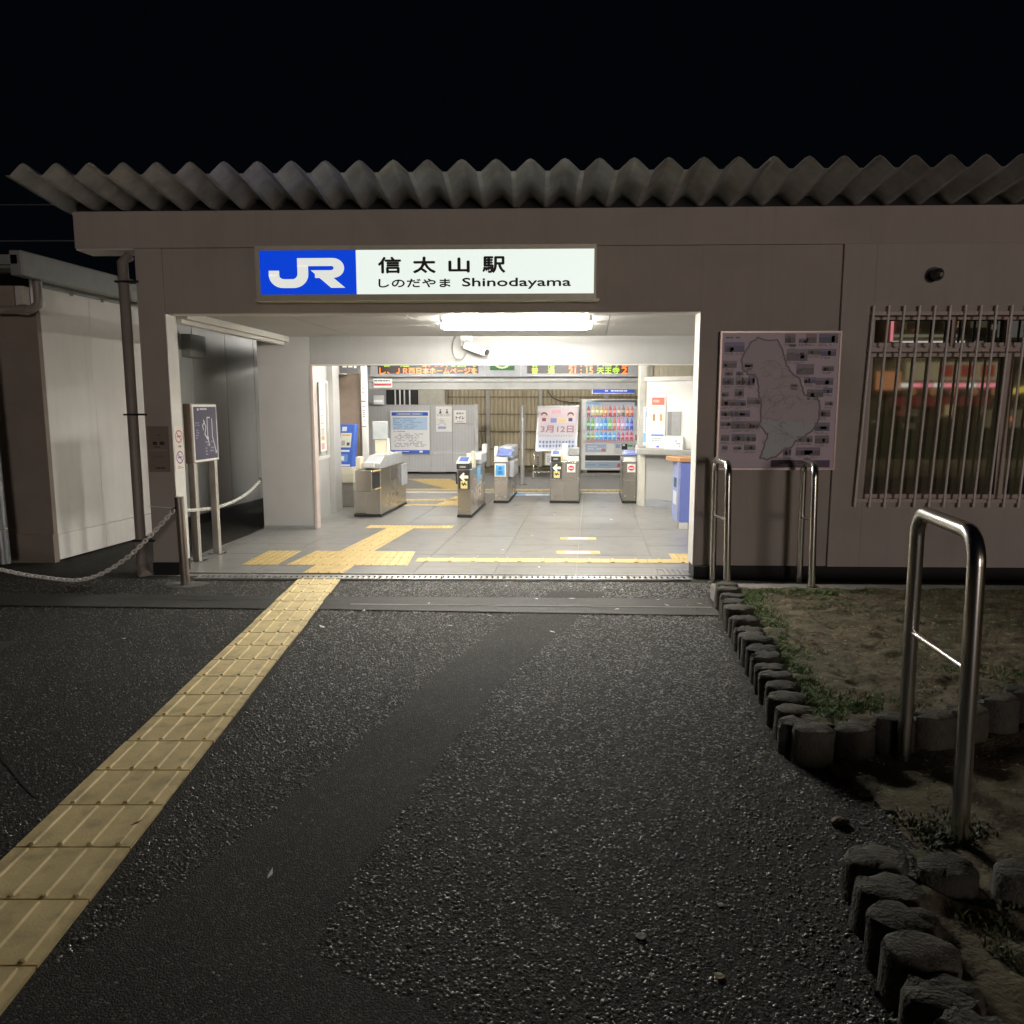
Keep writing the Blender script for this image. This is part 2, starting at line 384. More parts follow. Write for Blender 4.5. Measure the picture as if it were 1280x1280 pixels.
# coarse aggregate standing out of the asphalt
def inside(px, py, poly):
    c = np.zeros(len(px), bool); n = len(poly)
    for a in range(n):
        x0, y0 = poly[a]; x1, y1 = poly[(a + 1) % n]
        if y0 == y1: continue
        h = ((y0 > py) != (y1 > py)) & (px < (x1 - x0) * (py - y0) / (y1 - y0) + x0); c ^= h
    return c
STRIP = [(-2.214, 7.005), (-1.835, 7.154), (-1.40, 1.2), (-2.0, 1.2)]
BED_L = [(1.50, 6.6), (1.10, 3.3), (1.3, 3.2), (6, 3.5), (6, 6.6)]
def stones():
    xs, ys, rs = [], [], []
    for y0, y1, dens, r0, r1 in ((1.25, 2.2, 2900, .003, .0075), (2.2, 3.4, 2400, .003, .0075), (3.4, 4.8, 2600, .003, .0078), (4.8, 7.0, 2100, .0032, .0082)):
        w = .72 * y1 + .3
        n = int(dens * (y1 - y0) * 2 * w)
        x = RNG.uniform(-w, w, n); y = RNG.uniform(y0, y1, n)
        ok = (np.abs(x) < .70 * y + .25) & ~inside(x, y, BED_L) & ~inside(x, y, BAND)
        ok &= ~((x > -2.23 + (6.9 - y) * .10 - .05) & (x < -1.80 + (6.9 - y) * .10 + .02) & False)
        # keep off the tactile strip and the fine trench patch
        sl = (y - 2.45) / (7.08 - 2.45)
        cx = -1.66 + sl * (-2.03 + 1.66)
        ok &= ~(np.abs(x - cx) < .235)
        ok &= ~(inside(x, y, PATCH) & (RNG.random(n) < .985))
        # worn, smoother asphalt left of the strip
        ok &= ~((x < cx) & (RNG.random(n) < .55))
        xs.append(x[ok]); ys.append(y[ok]); rs.append(RNG.uniform(r0, r1, ok.sum()))
    x = np.concatenate(xs); y = np.concatenate(ys); r = np.concatenate(rs); n = len(x)
    K = 5
    V = np.zeros((n, 2 * K, 3)); ph = RNG.uniform(0, 6.28, n); hgt = r * RNG.uniform(.22, .6, n)
    tx, ty = RNG.normal(0, .16, n), RNG.normal(0, .16, n)
    for k in range(K):
        a = ph + 6.283 * k / K + RNG.uniform(-.35, .35, n); rr = r * RNG.uniform(.75, 1.25, n)
        cx, cy = 1.25 * np.cos(a), np.sin(a)
        V[:, k, 0] = x + rr * cx; V[:, k, 1] = y + rr * cy; V[:, k, 2] = -.0008
        q = rr * .62
        V[:, K + k, 0] = x + q * cx; V[:, K + k, 1] = y + q * cy; V[:, K + k, 2] = np.maximum(.0004, hgt + tx * q * cx + ty * q * cy)
    idx = (np.arange(n) * 2 * K)[:, None, None]
    T0 = []
    for k in range(K): T0 += [[k, (k + 1) % K, K + (k + 1) % K], [k, K + (k + 1) % K, K + k]]
    T0 += [[K, K + 1, K + 2], [K, K + 2, K + 3], [K, K + 3, K + 4]]
    T = np.array(T0)[None] + idx
    me = bpy.data.meshes.new('asphalt_gravel')
    me.vertices.add(n * 2 * K); me.vertices.foreach_set('co', V.ravel())
    nt = n * len(T0); me.loops.add(nt * 3); me.polygons.add(nt)
    me.loops.foreach_set('vertex_index', T.ravel()); me.polygons.foreach_set('loop_start', np.arange(nt) * 3)
    me.materials.append(M_STONE); me.update(); me.validate()
    o = bpy.data.objects.new('asphalt_gravel', me); COL.objects.link(o)
    tag(o, 'coarse dark stones standing proud in the worn asphalt', None, None, 'stuff')
stones()

# ================================================================ HALL FLOOR (tiles)
hall_floor = bpy.data.objects.new('hall_floor', MB().poly([(-3.75, 7.12, .004), (1.55, 7.22, .004), (3.2, 14.4, .004), (-3.35, 14.4, .004)], mat('tile_grout', (.20, .195, .18), .8)).mesh('hall_floor'))
COL.objects.link(hall_floor); structure(hall_floor)
yrow = [7.24] + [7.62 + .62 * i for i in range(12)]
yrow[-1] = 14.4
col_x = [-4.34 + .79 * i for i in range(10)]          # joints at Y = 7.24
for a in range(len(yrow) - 1):
    for b in range(len(col_x) - 1):
        y0, y1 = yrow[a], yrow[a + 1]; gp = .004
        q = []
        for yy, e in ((y0, .002), (y1, -.002)):
            q.append((hx(col_x[b], yy, 7.24) + gp, hx(col_x[b + 1], yy, 7.24) - gp, yy + e))
        lx = -3.58 if y0 < 10 else -3.2
        rx = 1.62 if y0 < 7.5 else 2.9
        x00, x10, ya = q[0]; x01, x11, yb = q[1]
        x00, x01 = max(x00, lx - .02 + 0 * y0), max(x01, lx - .02); x10, x11 = min(x10, rx), min(x11, rx)
        if x10 - x00 < .02 or x11 - x01 < .02: continue
        dz = random.uniform(-.0006, .0006)
        MB().hexa([(x00, ya, .005), (x10, ya, .005), (x11, yb, .005), (x01, yb, .005), (x00, ya, .012 + dz), (x10, ya, .012 + dz), (x11, yb, .012 + dz), (x01, yb, .012 + dz)], M_TILE).build('tile', hall_floor)

# drain grating along the threshold: slotted cover pieces
dr = structure(MB().poly([(-3.25, 6.955, .003), (1.47, 7.035, .003), (1.50, 7.215, .003), (-3.2, 7.13, .003)], M_RUBBER).build('drain_channel'))
nseg = 8
for sgi in range(nseg):
    mb = MB()
    xa = -3.2 + 4.67 * sgi / nseg + .006; xb = -3.2 + 4.67 * (sgi + 1) / nseg - .006
    def yy(x, o): return 6.965 + .0175 * (x + 3.2) + o
    for o0, o1 in ((0, .03), (.115, .15)):
        mb.hexa([(xa, yy(xa, o0), .004), (xb, yy(xb, o0), .004), (xb, yy(xb, o1), .004), (xa, yy(xa, o1), .004), (xa, yy(xa, o0), .02), (xb, yy(xb, o0), .02), (xb, yy(xb, o1), .02), (xa, yy(xa, o1), .02)], M_GALV)
    nb = 11
    for i in range(nb):
        c = xa + (xb - xa) * (i + .5) / nb
        mb.hexa([(c - .016, yy(c, .03), .004), (c + .016, yy(c, .03), .004), (c + .016, yy(c, .115), .004), (c - .016, yy(c, .115), .004), (c - .016, yy(c, .03), .019), (c + .016, yy(c, .03), .019), (c + .016, yy(c, .115), .019), (c - .016, yy(c, .115), .019)], M_GALV)
    mb.build('drain_grate', dr)
mb = MB()
for i in range(5): mb.box(1.27 + i * .05, 1.30 + i * .05, 7.26, 7.50, .0135, .018, M_DARKSTEEL)
mb.box(1.22, 1.50, 7.24, 7.262, .0135, .017, M_GALV); mb.box(1.22, 1.50, 7.498, 7.52, .0135, .017, M_GALV)
tag(mb.build('floor_drain'), 'small square barred drain cover beside the right entrance jamb', 'drain cover')

# ================================================================ TACTILE PAVING
def dot_mesh(mb, cx, cy, z, r, m):
    n = 6
    k = len(mb.v); i = mb.m(m)
    for rr, zz in ((r, 0), (r * .6, .005)):
        for a in range(n): mb.v.append((cx + rr * math.cos(a * 1.0472), cy + rr * math.sin(a * 1.0472), z + zz))
    for a in range(n): b = (a + 1) % n; mb.f.append((k + a, k + b, k + n + b, k + n + a)); mb.mi.append(i)
    mb.f.append(tuple(k + n + a for a in range(n))); mb.mi.append(i)
def tactile_block(parent, corners, z, m, kind, n=4, th=.012):
    """corners a,b (near left, near right), c,d (far right, far left)"""
    a, b, c, d = [Vector(p) for p in corners]
    def P(u, v): return a.lerp(b, u).lerp(d.lerp(c, u), v)
    e = .007 if kind == 'dots' or th < .01 else .014
    q = [P(.006, e), P(.994, e), P(.994, 1 - e), P(.006, 1 - e)]
    mb = MB().hexa([(v.x, v.y, z) for v in q] + [(v.x, v.y, z + th) for v in q], m)
    o = mb.build('block', parent)
    rb = MB()
    if kind == 'bars':
        for i in range(n):
            u = (i + .5) / n; w = .026 * 4 / n
            q = [P(u - w, .05), P(u + w, .05), P(u + w, .95), P(u - w, .95)]
            q2 = [P(u - w * .55, .06), P(u + w * .55, .06), P(u + w * .55, .94), P(u - w * .55, .94)]
            rb.hexa([(v.x, v.y, z + th) for v in q] + [(v.x, v.y, z + th + .0075) for v in q2], m)
    else:
        for i in range(n):
            for j in range(n):
                v = P((i + .5) / n, (j + .5) / n); dot_mesh(rb, v.x, v.y, z + th, .022, m)
    rb.build('raised_bars' if kind == 'bars' else 'raised_dots', o)
    return o
tp = thing('tactile_paving', 'worn yellow tactile strip running over the asphalt to the entrance', 'tactile paving', (0, 0, 0)); tp['kind'] = 'structure'
# joints measured along the strip
ylist = [7.06 - .30 * i for i in range(22)]
def strip_l(y): return -2.214 + (7.06 - y) / (7.06 - 2.458) * (-1.885 + 2.214)
def strip_r(y): return -1.815 + (7.06 - y) / (7.06 - 2.384) * (-1.452 + 1.815)
for a in range(len(ylist) - 1):
    y1, y0 = ylist[a], ylist[a + 1]; j = random.uniform(-.004, .004)
    tactile_block(tp, [(strip_l(y0) + j, y0), (strip_r(y0) + j, y0 + .012), (strip_r(y1) + j, y1 + .012), (strip_l(y1) + j, y1)], .002, M_YELOUT, 'bars')
th_ = thing('tactile_paving', 'bright yellow tactile tiles on the hall floor leading to the gates', 'tactile paving', (0, 0, 0)); th_['kind'] = 'structure'
ZT = .0135
def seg(x0a, x1a, ya, x0b, x1b, yb, kind, nx, ny, n=4):
    for j in range(ny):
        for i in range(nx):
            def P(u, v): return ((x0a + (x1a - x0a) * u) * (1 - v) + (x0b + (x1b - x0b) * u) * v, ya + (yb - ya) * v)
            tactile_block(th_, [P(i / nx, j / ny), P((i + 1) / nx, j / ny), P((i + 1) / nx, (j + 1) / ny), P(i / nx, (j + 1) / ny)], ZT, M_YEL, kind, n, th=.003)
seg(-2.245, -1.845, 7.25, -2.225, -1.82, 7.615, 'bars', 1, 1)
seg(-2.99, -2.62, 7.615, -2.97, -2.60, 8.40, 'dots', 1, 2, 5)
seg(-2.53, -1.28, 7.615, -2.44, -1.32, 8.40, 'bars', 3, 2, 5)
seg(-2.17, -1.79, 8.402, -1.96, -1.60, 10.06, 'bars', 1, 5)
seg(-2.26, -1.10, 10.065, -2.24, -1.08, 10.30, 'dots', 4, 1, 5)
seg(-1.24, 1.66, 7.83, -1.24, 1.68, 8.03, 'bars', 6, 1, 2)
seg(1.46, 1.66, 8.035, 1.475, 1.68, 8.35, 'dots', 1, 1, 4)
seg(-2.35, -1.05, 12.42, -2.3, -1.0, 12.62, 'dots', 4, 1, 4)
seg(-1.62, -1.2, 12.63, -1.42, -1.0, 13.8, 'bars', 1, 3)
seg(-2.45, -1.05, 13.1, -2.45, -1.05, 13.35, 'bars', 4, 1, 3)

def sticker(name, label, x, y, w, d, base, prints, rz=0):
    o = MB().box(-w / 2, w / 2, -d / 2, d / 2, 0, .002, base).build(name, loc=(x, y, .0135)); o.rotation_euler = (0, 0, rz)
    tag(o, label, 'floor sticker')
    p = MB()
    for x0, x1, y0, y1, m in prints: p.poly([(x0, y0, .0026), (x1, y0, .0026), (x1, y1, .0026), (x0, y1, .0026)], m)
    p.build('print', o)
YS = pm((214, 176, 96)); WS = pm((235, 232, 225))
sticker('floor_sticker', 'smaller yellow and white arrow sticker farther into the hall', .54, 9.32, .44, .16, YS, [(-.12, .12, -.06, .06, WS), (-.2, -.14, -.02, .05, pm((190, 150, 80)))])
sticker('floor_sticker', 'yellow and white arrow sticker nearest the yellow line on the hall floor', .49, 8.40, .48, .17, YS, [(-.14, .13, -.055, .065, WS), (.15, .21, -.05, .04, pm((186, 140, 70))), (-.1, .08, -.02, .02, pm((170, 165, 155)))])
sticker('floor_mat', 'light blue printed floor sticker before the platform edge', -.04, 14.1, .72, .36, pm((128, 168, 205)), [(-.12, .3, -.12, .12, pm((225, 232, 238)))])

# ================================================================ STATION BUILDING
st = thing('station_building', 'low station building with wide lit entrance under a corrugated eave', 'building', (0, 0, 0))
XL, XJ = -3.415, 1.505
box('column', st, -3.665, XL, YF, YF + .22, .125, 3.045, M_FACADE)
box('column_skirting', st, -3.67, XL + .004, YF - .012, YF + .225, 0, .125, M_BLACK, .003)
box('reveal', st, XL + .001, XL + .006, YF + .002, YF + .218, .13, 2.46, M_REVEAL, 0)
box('lintel', st, XL, XJ, YF + .012, YF + .22, 2.47, 3.045, M_FACADE)
box('fascia', st, -4.215, 9.0, YF + .004, YF + .28, 3.048, 3.372, M_FACADE)
box('soffit', st, -4.2, -3.67, YF + .0, YF + .27, 3.03, 3.046, M_REVEAL, 0)
# right wall round the window opening
WX0, WX1, WZ0, WZ1 = 3.035, 5.6, .755, 2.435
mb = MB()
mb.box(XJ, 2.745, YF + .012, YF + .24, .125, 3.045, M_FACADE)
mb.build('front_wall', st)
box('reveal', st, XJ - .006, XJ - .001, YF + .014, YF + .238, .13, 2.465, M_REVEAL, 0)
box('reveal', st, XL + .01, XJ - .01, YF + .016, YF + .215, 2.462, 2.468, M_REVEAL, 0)
mb = MB()
mb.box(2.748, WX0, YF - .02, YF + .24, .125, 3.044, M_FACADE2)
mb.box(WX0, WX1, YF - .02, YF + .24, .125, WZ0, M_FACADE2)
mb.box(WX0, WX1, YF - .02, YF + .24, WZ1, 3.044, M_FACADE2)
mb.box(WX1, 9.0, YF - .02, YF + .24, .125, 3.044, M_FACADE2)
mb.build('front_wall', st, bevel=.003)
box('wall_skirting', st, XJ - .003, 9.0, YF - .03, YF + .2, 0, .124, M_BLACK, .003)
# window behind a barred grille
win = box('window', st, WX0 - .001, WX1 + .001, YF + .16, YF + .20, WZ0, WZ1, M_DARK, 0)
fr = MB(); fy0, fy1 = YF + .05, YF + .14
for x0, x1, z0, z1 in ((WX0 + .002, WX1 - .002, WZ1 - .045, WZ1 - .002), (WX0 + .002, WX1 - .002, WZ0 + .002, WZ0 + .05), (WX0 + .002, WX1 - .002, 2.06, 2.155),
                       (WX0 + .002, WX0 + .05, WZ0 + .05, 2.06), (WX0 + .002, WX0 + .05, 2.155, WZ1 - .045), (3.77, 3.815, 2.155, WZ1 - .045), (4.26, 4.31, 2.155, WZ1 - .045), (4.27, 4.345, WZ0 + .05, 2.06)):
    fr.box(x0, x1, fy0, fy1, z0, z1, M_ALU)
fr.box(WX0 + .052, WX1 - .002, fy0 + .02, fy1 - .01, 2.155, 2.19, M_ALU)
fr.build('window_frame', win, bevel=.003)
pn = [(WX0 + .05, 3.77, 2.19, WZ1 - .045, M_GLASS), (3.815, 4.26, 2.19, WZ1 - .045, M_GLASS), (4.31, WX1 - .01, 2.19, WZ1 - .045, M_GLASS),
      (WX0 + .05, 4.27, WZ0 + .05, 2.06, M_GLASS2), (4.345, WX1 - .01, WZ0 + .05, 2.06, M_GLASS2)]
for i, (x0, x1, z0, z1, m) in enumerate(pn):
    yo = YF + .10 + .006 * (i % 2)
    box('pane', win, x0, x1, yo, yo + .006, z0, z1, m, 0)
for k in range(19):
    xt, xb = 3.02 + .1345 * k, 2.955 + .1345 * k
    MB().tube([(xb, YF - .055, .695), (xt, YF - .055, 2.505)], .0115, M_BAR, 8).build('grille_bar', win, smooth=50)
for z0 in (.735, 2.10, 2.42):
    MB().box(2.94 + (z0 - .7) * .036, 5.5, YF - .043, YF - .028, z0, z0 + .035, M_ALU).build('grille_rail', win, bevel=.002)
for z0 in (.75, 2.115):
    MB().box(3.0, 3.03, YF - .03, YF + .01, z0, z0 + .02, M_ALU).build('grille_bracket', win)
# corrugated roof
def zigzag(x0, n, pitch):
    pts = []
    for i in range(n):
        x = x0 + i * pitch
        pts += [(x - .017, .0), (x + .017, .0), (x + pitch / 2 - .03, .082), (x + pitch / 2, .095), (x + pitch / 2 + .03, .082)]
    return pts
mb = MB(); pr = zigzag(-4.28, 52, .2735); k0 = 0; i = mb.m(M_ROOF)
ys = [6.42, 6.62, 6.85, 7.15, 7.6, 9, 12]
for y in ys:
    zb = 3.382 + (7.18 - y) * .113 if y < 7.2 else 3.382 - (y - 7.18) * .03
    for x, z in pr: mb.v.append((x, y, zb + z * (1 if y < 8 else 1)))
n = len(pr)
for a in range(len(ys) - 1):
    for b in range(n - 1):
        mb.f.append((a * n + b, a * n + b + 1, (a + 1) * n + b + 1, (a + 1) * n + b)); mb.mi.append(i)
rf = mb.build('roof', st)
so = rf.modifiers.new('thick', 'SOLIDIFY'); so.thickness = .0035
box('roof_closure', st, -4.2, 9, YF + .05, YF + .06, 3.372, 3.47, M_BLACK, 0)  # black strip paints the dark gap between roof and fascia
# porch ceiling: panels with joints
cx = [-3.6, -2.4, -1.2, 0., .805, 2.4]
for yq0, yq1 in ((YF + .222, 8.70), (8.706, 10.0)):
    for a in range(len(cx) - 1):
        def sx(x, y): return x + SK * (y - 8.7)
        x0, x1 = cx[a] + .003, cx[a + 1] - .003
        MB().hexa([(sx(x0, yq0), yq0, 2.508), (sx(x1, yq0), yq0, 2.508), (sx(x1, yq1), yq1, 2.508), (sx(x0, yq1), yq1, 2.508),
                   (sx(x0, yq0), yq0, 2.53), (sx(x1, yq0), yq0, 2.53), (sx(x1, yq1), yq1, 2.53), (sx(x0, yq1), yq1, 2.53)], M_CEIL).build('ceiling_panel', st)
box('ceiling_void', st, -3.7, 2.6, YF + .21, 14.4, 2.62, 2.66, M_CEIL, 0)
# moulding along the open left side
mb = MB(); a, b = (XL + .02, YF + .225), (-3.24, 9.98)
for w0, w1, z0, z1 in ((-.07, .09, 2.44, 2.507), (-.05, .03, 2.40, 2.44)):
    mb.hexa([(a[0] + w0, a[1], z0), (a[0] + w1, a[1], z0), (b[0] + w1, b[1], z0), (b[0] + w0, b[1], z0), (a[0] + w0, a[1], z1), (a[0] + w1, a[1], z1), (b[0] + w1, b[1], z1), (b[0] + w0, b[1], z1)], M_REVEAL)
mb.build('edge_beam', st, bevel=.006)
# inner wall with the second opening
IY = 10.0
box('inner_wall', st, -3.585, -2.90, IY, IY + .12, .05, 2.60, M_WHITE)
box('inner_beam', st, -2.9, 2.75, IY + .001, IY + .121, 2.158, 2.60, mat('beam_white', (.31, .305, .295), .5, var=.04, scale=2.5, drips=.2))
box('wall_skirting', st, -3.588, -2.902, IY - .006, IY + .1, .012, .05, M_FASCIA, 0)
box('corner_trim', st, -2.90, -2.865, IY - .012, IY + .14, .012, 2.156, M_ALU, .003)
box('beam_trim', st, -2.865, 2.7, IY - .004, IY + .125, 2.145, 2.157, M_REVEAL, 0)
# left side wall of the hall, with window frame and door opening
wl_ = MB()
def slab(mb, p, q, th, z0, z1, m):
    d = (Vector(q) - Vector(p)).normalized(); nn = Vector((-d.y, d.x)) * th
    mb.hexa([(p[0], p[1], z0), (q[0], q[1], z0), (q[0] + nn.x, q[1] + nn.y, z0), (p[0] + nn.x, p[1] + nn.y, z0), (p[0], p[1], z1), (q[0], q[1], z1), (q[0] + nn.x, q[1] + nn.y, z1), (p[0] + nn.x, p[1] + nn.y, z1)], m)
slab(wl_, (-3.06, 10.13), (-3.10, 11.55), .1, .01, .88, M_WHITE)
slab(wl_, (-3.06, 10.13), (-3.10, 11.55), .1, 2.0, 2.6, M_WHITE)
slab(wl_, (-3.02, 11.56), (-3.06, 12.10), .14, .01, 2.6, M_WHITE)
slab(wl_, (-3.10, 12.10), (-3.14, 14.3), .1, 2.14, 2.6, M_WHITE)
slab(wl_, (-3.13, 13.0), (-3.14, 14.3), .1, .01, 2.14, M_WHITE)
wl_.build('side_wall', st)
mb = MB(); slab(mb, (-3.09, 10.13), (-3.13, 11.55), .03, .88, 2.0, mat('hall_window_pane', (.5, .52, .52), .15, var=.1)); mb.build('side_window', st)
mb = MB()
slab(mb, (-3.045, 10.13), (-3.085, 11.55), .03, .86, .91, M_REVEAL); slab(mb, (-3.045, 10.13), (-3.085, 11.55), .03, 1.96, 2.0, M_REVEAL)
for t in (0, .48, .96): slab(mb, (-3.045 - .04 * t, 10.13 + 1.42 * t), (-3.047 - .04 * t, 10.18 + 1.42 * t), .03, .91, 1.96, M_REVEAL)
mb.build('side_window_frame', st)
box('side_door_back', st, -3.9, -2.9, 12.86, 12.9, .01, 2.3, mat('brown_interior', (.30, .23, .18), .6), 0)
box('door_post', st, -2.86, -2.77, 12.75, 12.84, .012, 2.6, M_GWHITE)
# right side of the hall
wr = MB(); slab(wr, (2.72, 13.9), (2.35, YF + .25), .1, .01, 2.6, M_WHITE); wr.build('side_wall', st)
mb = MB()
for kx in range(11):
    x = 1.72 + kx * .085; mb.box(x, x + .06, 12.98, 13.02, .9, 2.6, mat('cream_corrugated', (.62, .57, .45), .55, var=.08)); mb.box(x + .06, x + .085, 13.0, 13.03, .9, 2.6, MATS['cream_corrugated'])
mb.build('corrugated_panel', st)
box('post', st, 1.70, 1.80, 12.66, 12.76, .012, 2.6, mat('post_grey', (.55, .54, .5), .5))
box('post', st, 1.86, 1.92, 12.80, 12.86, .012, 2.6, MATS['post_grey'])
# beam over the gates that carries the departure board
box('gate_beam', st, -3.1, 2.0, 14.42, 14.62, 1.94, 2.07, mat('beam_grey2', (.32, .32, .31), .5), .006)
box('gate_beam', st, -3.1, 2.0, 14.40, 14.60, 2.075, 2.20, mat('beam_grey', (.34, .335, .325), .5), .006)
box('hall_ceiling', st, -3.6, 2.8, IY + .125, 14.6, 2.6, 2.618, M_CEIL, 0)
MB().tube([(1.97, 14.25, 2.6), (1.97, 14.25, 1.78)], .05, M_GWHITE, 12).build('drain_pipe', st, smooth=50)

# ---- downpipe on the column
dp = MB().tube([(-3.79, YF + .02, .06), (-3.79, YF + .02, 2.93), (-3.77, YF + .1, 2.99)], .048, M_PIPE, 14).build('downpipe', smooth=50)
tag(dp, 'brown vertical rain pipe beside the left entrance column', 'rain pipe')
for z in (.33, 1.53, 2.74): MB().box(-3.85, -3.64, YF - .035, YF + .075, z, z + .018, M_BLACK).build('bracket', dp)
MB().tube([(-3.79, YF + .02, .09), (-3.765, YF - .01, .02), (-3.72, YF - .06, .0)], .058, M_PIPE, 12).build('spout', dp, smooth=60)

# ---- backlit station sign
sx0, sx1, sz0, sz1 = -2.50, .54, 2.568, 3.03
sg = thing('station_sign', 'backlit station name sign with blue logo panel over the entrance', 'sign', (sx0, YF - .15, sz0))
W, Hh = sx1 - sx0, sz1 - sz0
box('housing', sg, 0, W, .012, .16, 0, Hh, M_SIGNF, .006)
mb = MB(); t = .04
mb.box(0, W, 0, .0115, 0, t, M_SIGNF); mb.box(0, W, 0, .0115, Hh - t, Hh, M_SIGNF); mb.box(0, t, 0, .0115, t, Hh - t, M_SIGNF); mb.box(W - t * .5, W, 0, .0115, t, Hh - t, M_SIGNF)
for xx in (.22, 1.35, 2.62): mb.box(xx, xx + .05, -.004, .012, -.012, .008, M_SIGNF)
mb.box(-.01, W + .03, -.01, .17, -.016, -.002, M_SIGNF)
mb.build('frame', sg)
XB = t + (W - 1.5 * t) * .29
box('blue_panel', sg, t, XB, .004, .011, t, Hh - t, M_SIGNB, 0)
box('white_panel', sg, XB + .002, W - t * .5, .004, .011, t, Hh - t, M_SIGNW, 0)
lg = MB()
def L(px, py): # positions taken inside the blue panel (photo crop pixels 67..387 x 87..247)
    return (t + (px - 67) / 320 * (XB - t), t + (247 - py) / 160 * (Hh - 2 * t))
arc = lambda cx, cy, rx, ry, a0, a1, n: [L(cx + rx * math.cos(R(a0 + (a1 - a0) * k / n)), cy + ry * math.sin(R(a0 + (a1 - a0) * k / n))) for k in range(n + 1)]
def band(outer, inner, m, y=.003):
    for a in range(len(outer) - 1):
        q = [outer[a], inner[a], inner[a + 1], outer[a + 1]]
        p = [(v[0], y, v[1]) for v in q]
        nr = (Vector(p[1]) - Vector(p[0])).cross(Vector(p[2]) - Vector(p[0]))
        lg.poly(p if nr.y < 0 else p[::-1], m)
# J
Jo = [L(96, 160), L(96, 178)] + arc(142, 176, 46, 47, 180, 90, 8) + [L(178, 223)] + arc(178, 173, 50, 50, 90, 0, 8) + [L(228, 143)]
Ji = [L(131, 160), L(131, 178)] + arc(148, 178, 17, 13, 180, 90, 8) + [L(174, 191)] + arc(174, 171, 18, 20, 90, 0, 8) + [L(192, 143)]
band(Jo, Ji, M_SIGNL)
band([L(228, 143), L(228, 143.1)], [L(192, 143), L(192, 143.1)], M_SIGNL)
band([L(192, 115), L(310, 115)] + arc(310, 151, 38, 36, -90, 90, 12) + [L(292, 187)], [L(192, 144), L(302, 144)] + arc(302, 151, 11, 8, -90, 90, 12) + [L(290, 159)], M_SIGNL)
band([L(250, 159), L(306, 159)], [L(250, 187), L(306, 187)], M_SIGNL, .0032)
lg.poly([(v[0], .0028, v[1]) for v in (L(236, 159), L(282, 159), L(350, 223), L(303, 223))][::-1], M_SIGNL)
lg.build('logo_lettering', sg)
tx = MB()
def S(px, py): return (XB + (px - 389) / 787 * (W - t * .5 - XB), t + (247 - py) / 160 * (Hh - 2 * t))
for ch, x0, x1, y0, y1 in (('信', 464, 538, 114, 170), ('太', 580, 653, 114, 170), ('山', 698, 765, 118, 168), ('駅', 810, 883, 114, 170)):
    a, b = S(x0, y1), S(x1, y0); put_text(tx, ch, a[0], b[0], a[1], b[1], .003, M_INK, .0055)
for s_, x0, x1, y0, y1 in (('しのだやま', 464, 702, 192, 222), ('Shinodayama', 742, 1100, 190, 229)):
    a, b = S(x0, y1), S(x1, y0); put_text(tx, s_, a[0], b[0], a[1], b[1], .003, M_INK, .0028)
tx.build('lettering', sg)

# ---- spot lamp fitting on the wall
sp = thing('wall_lamp', 'small unlit dark round lamp on the wall above the barred window', 'lamp', (3.53, YF - .02, 2.775))
MB().tube([(0, 0, 0), (0, -.03, 0)], .062, M_DARK, 16).build('mount', sp, smooth=50)
MB().tube([(0, -.03, 0), (0, -.10, -.015), (.01, -.13, -.02)], .05, M_DARK, 16, rs=[.042, .056, .03]).build('housing', sp, smooth=60)
MB().tube([(.012, -.13, -.02), (.013, -.136, -.021)], .018, M_STEEL, 10).build('lens', sp)

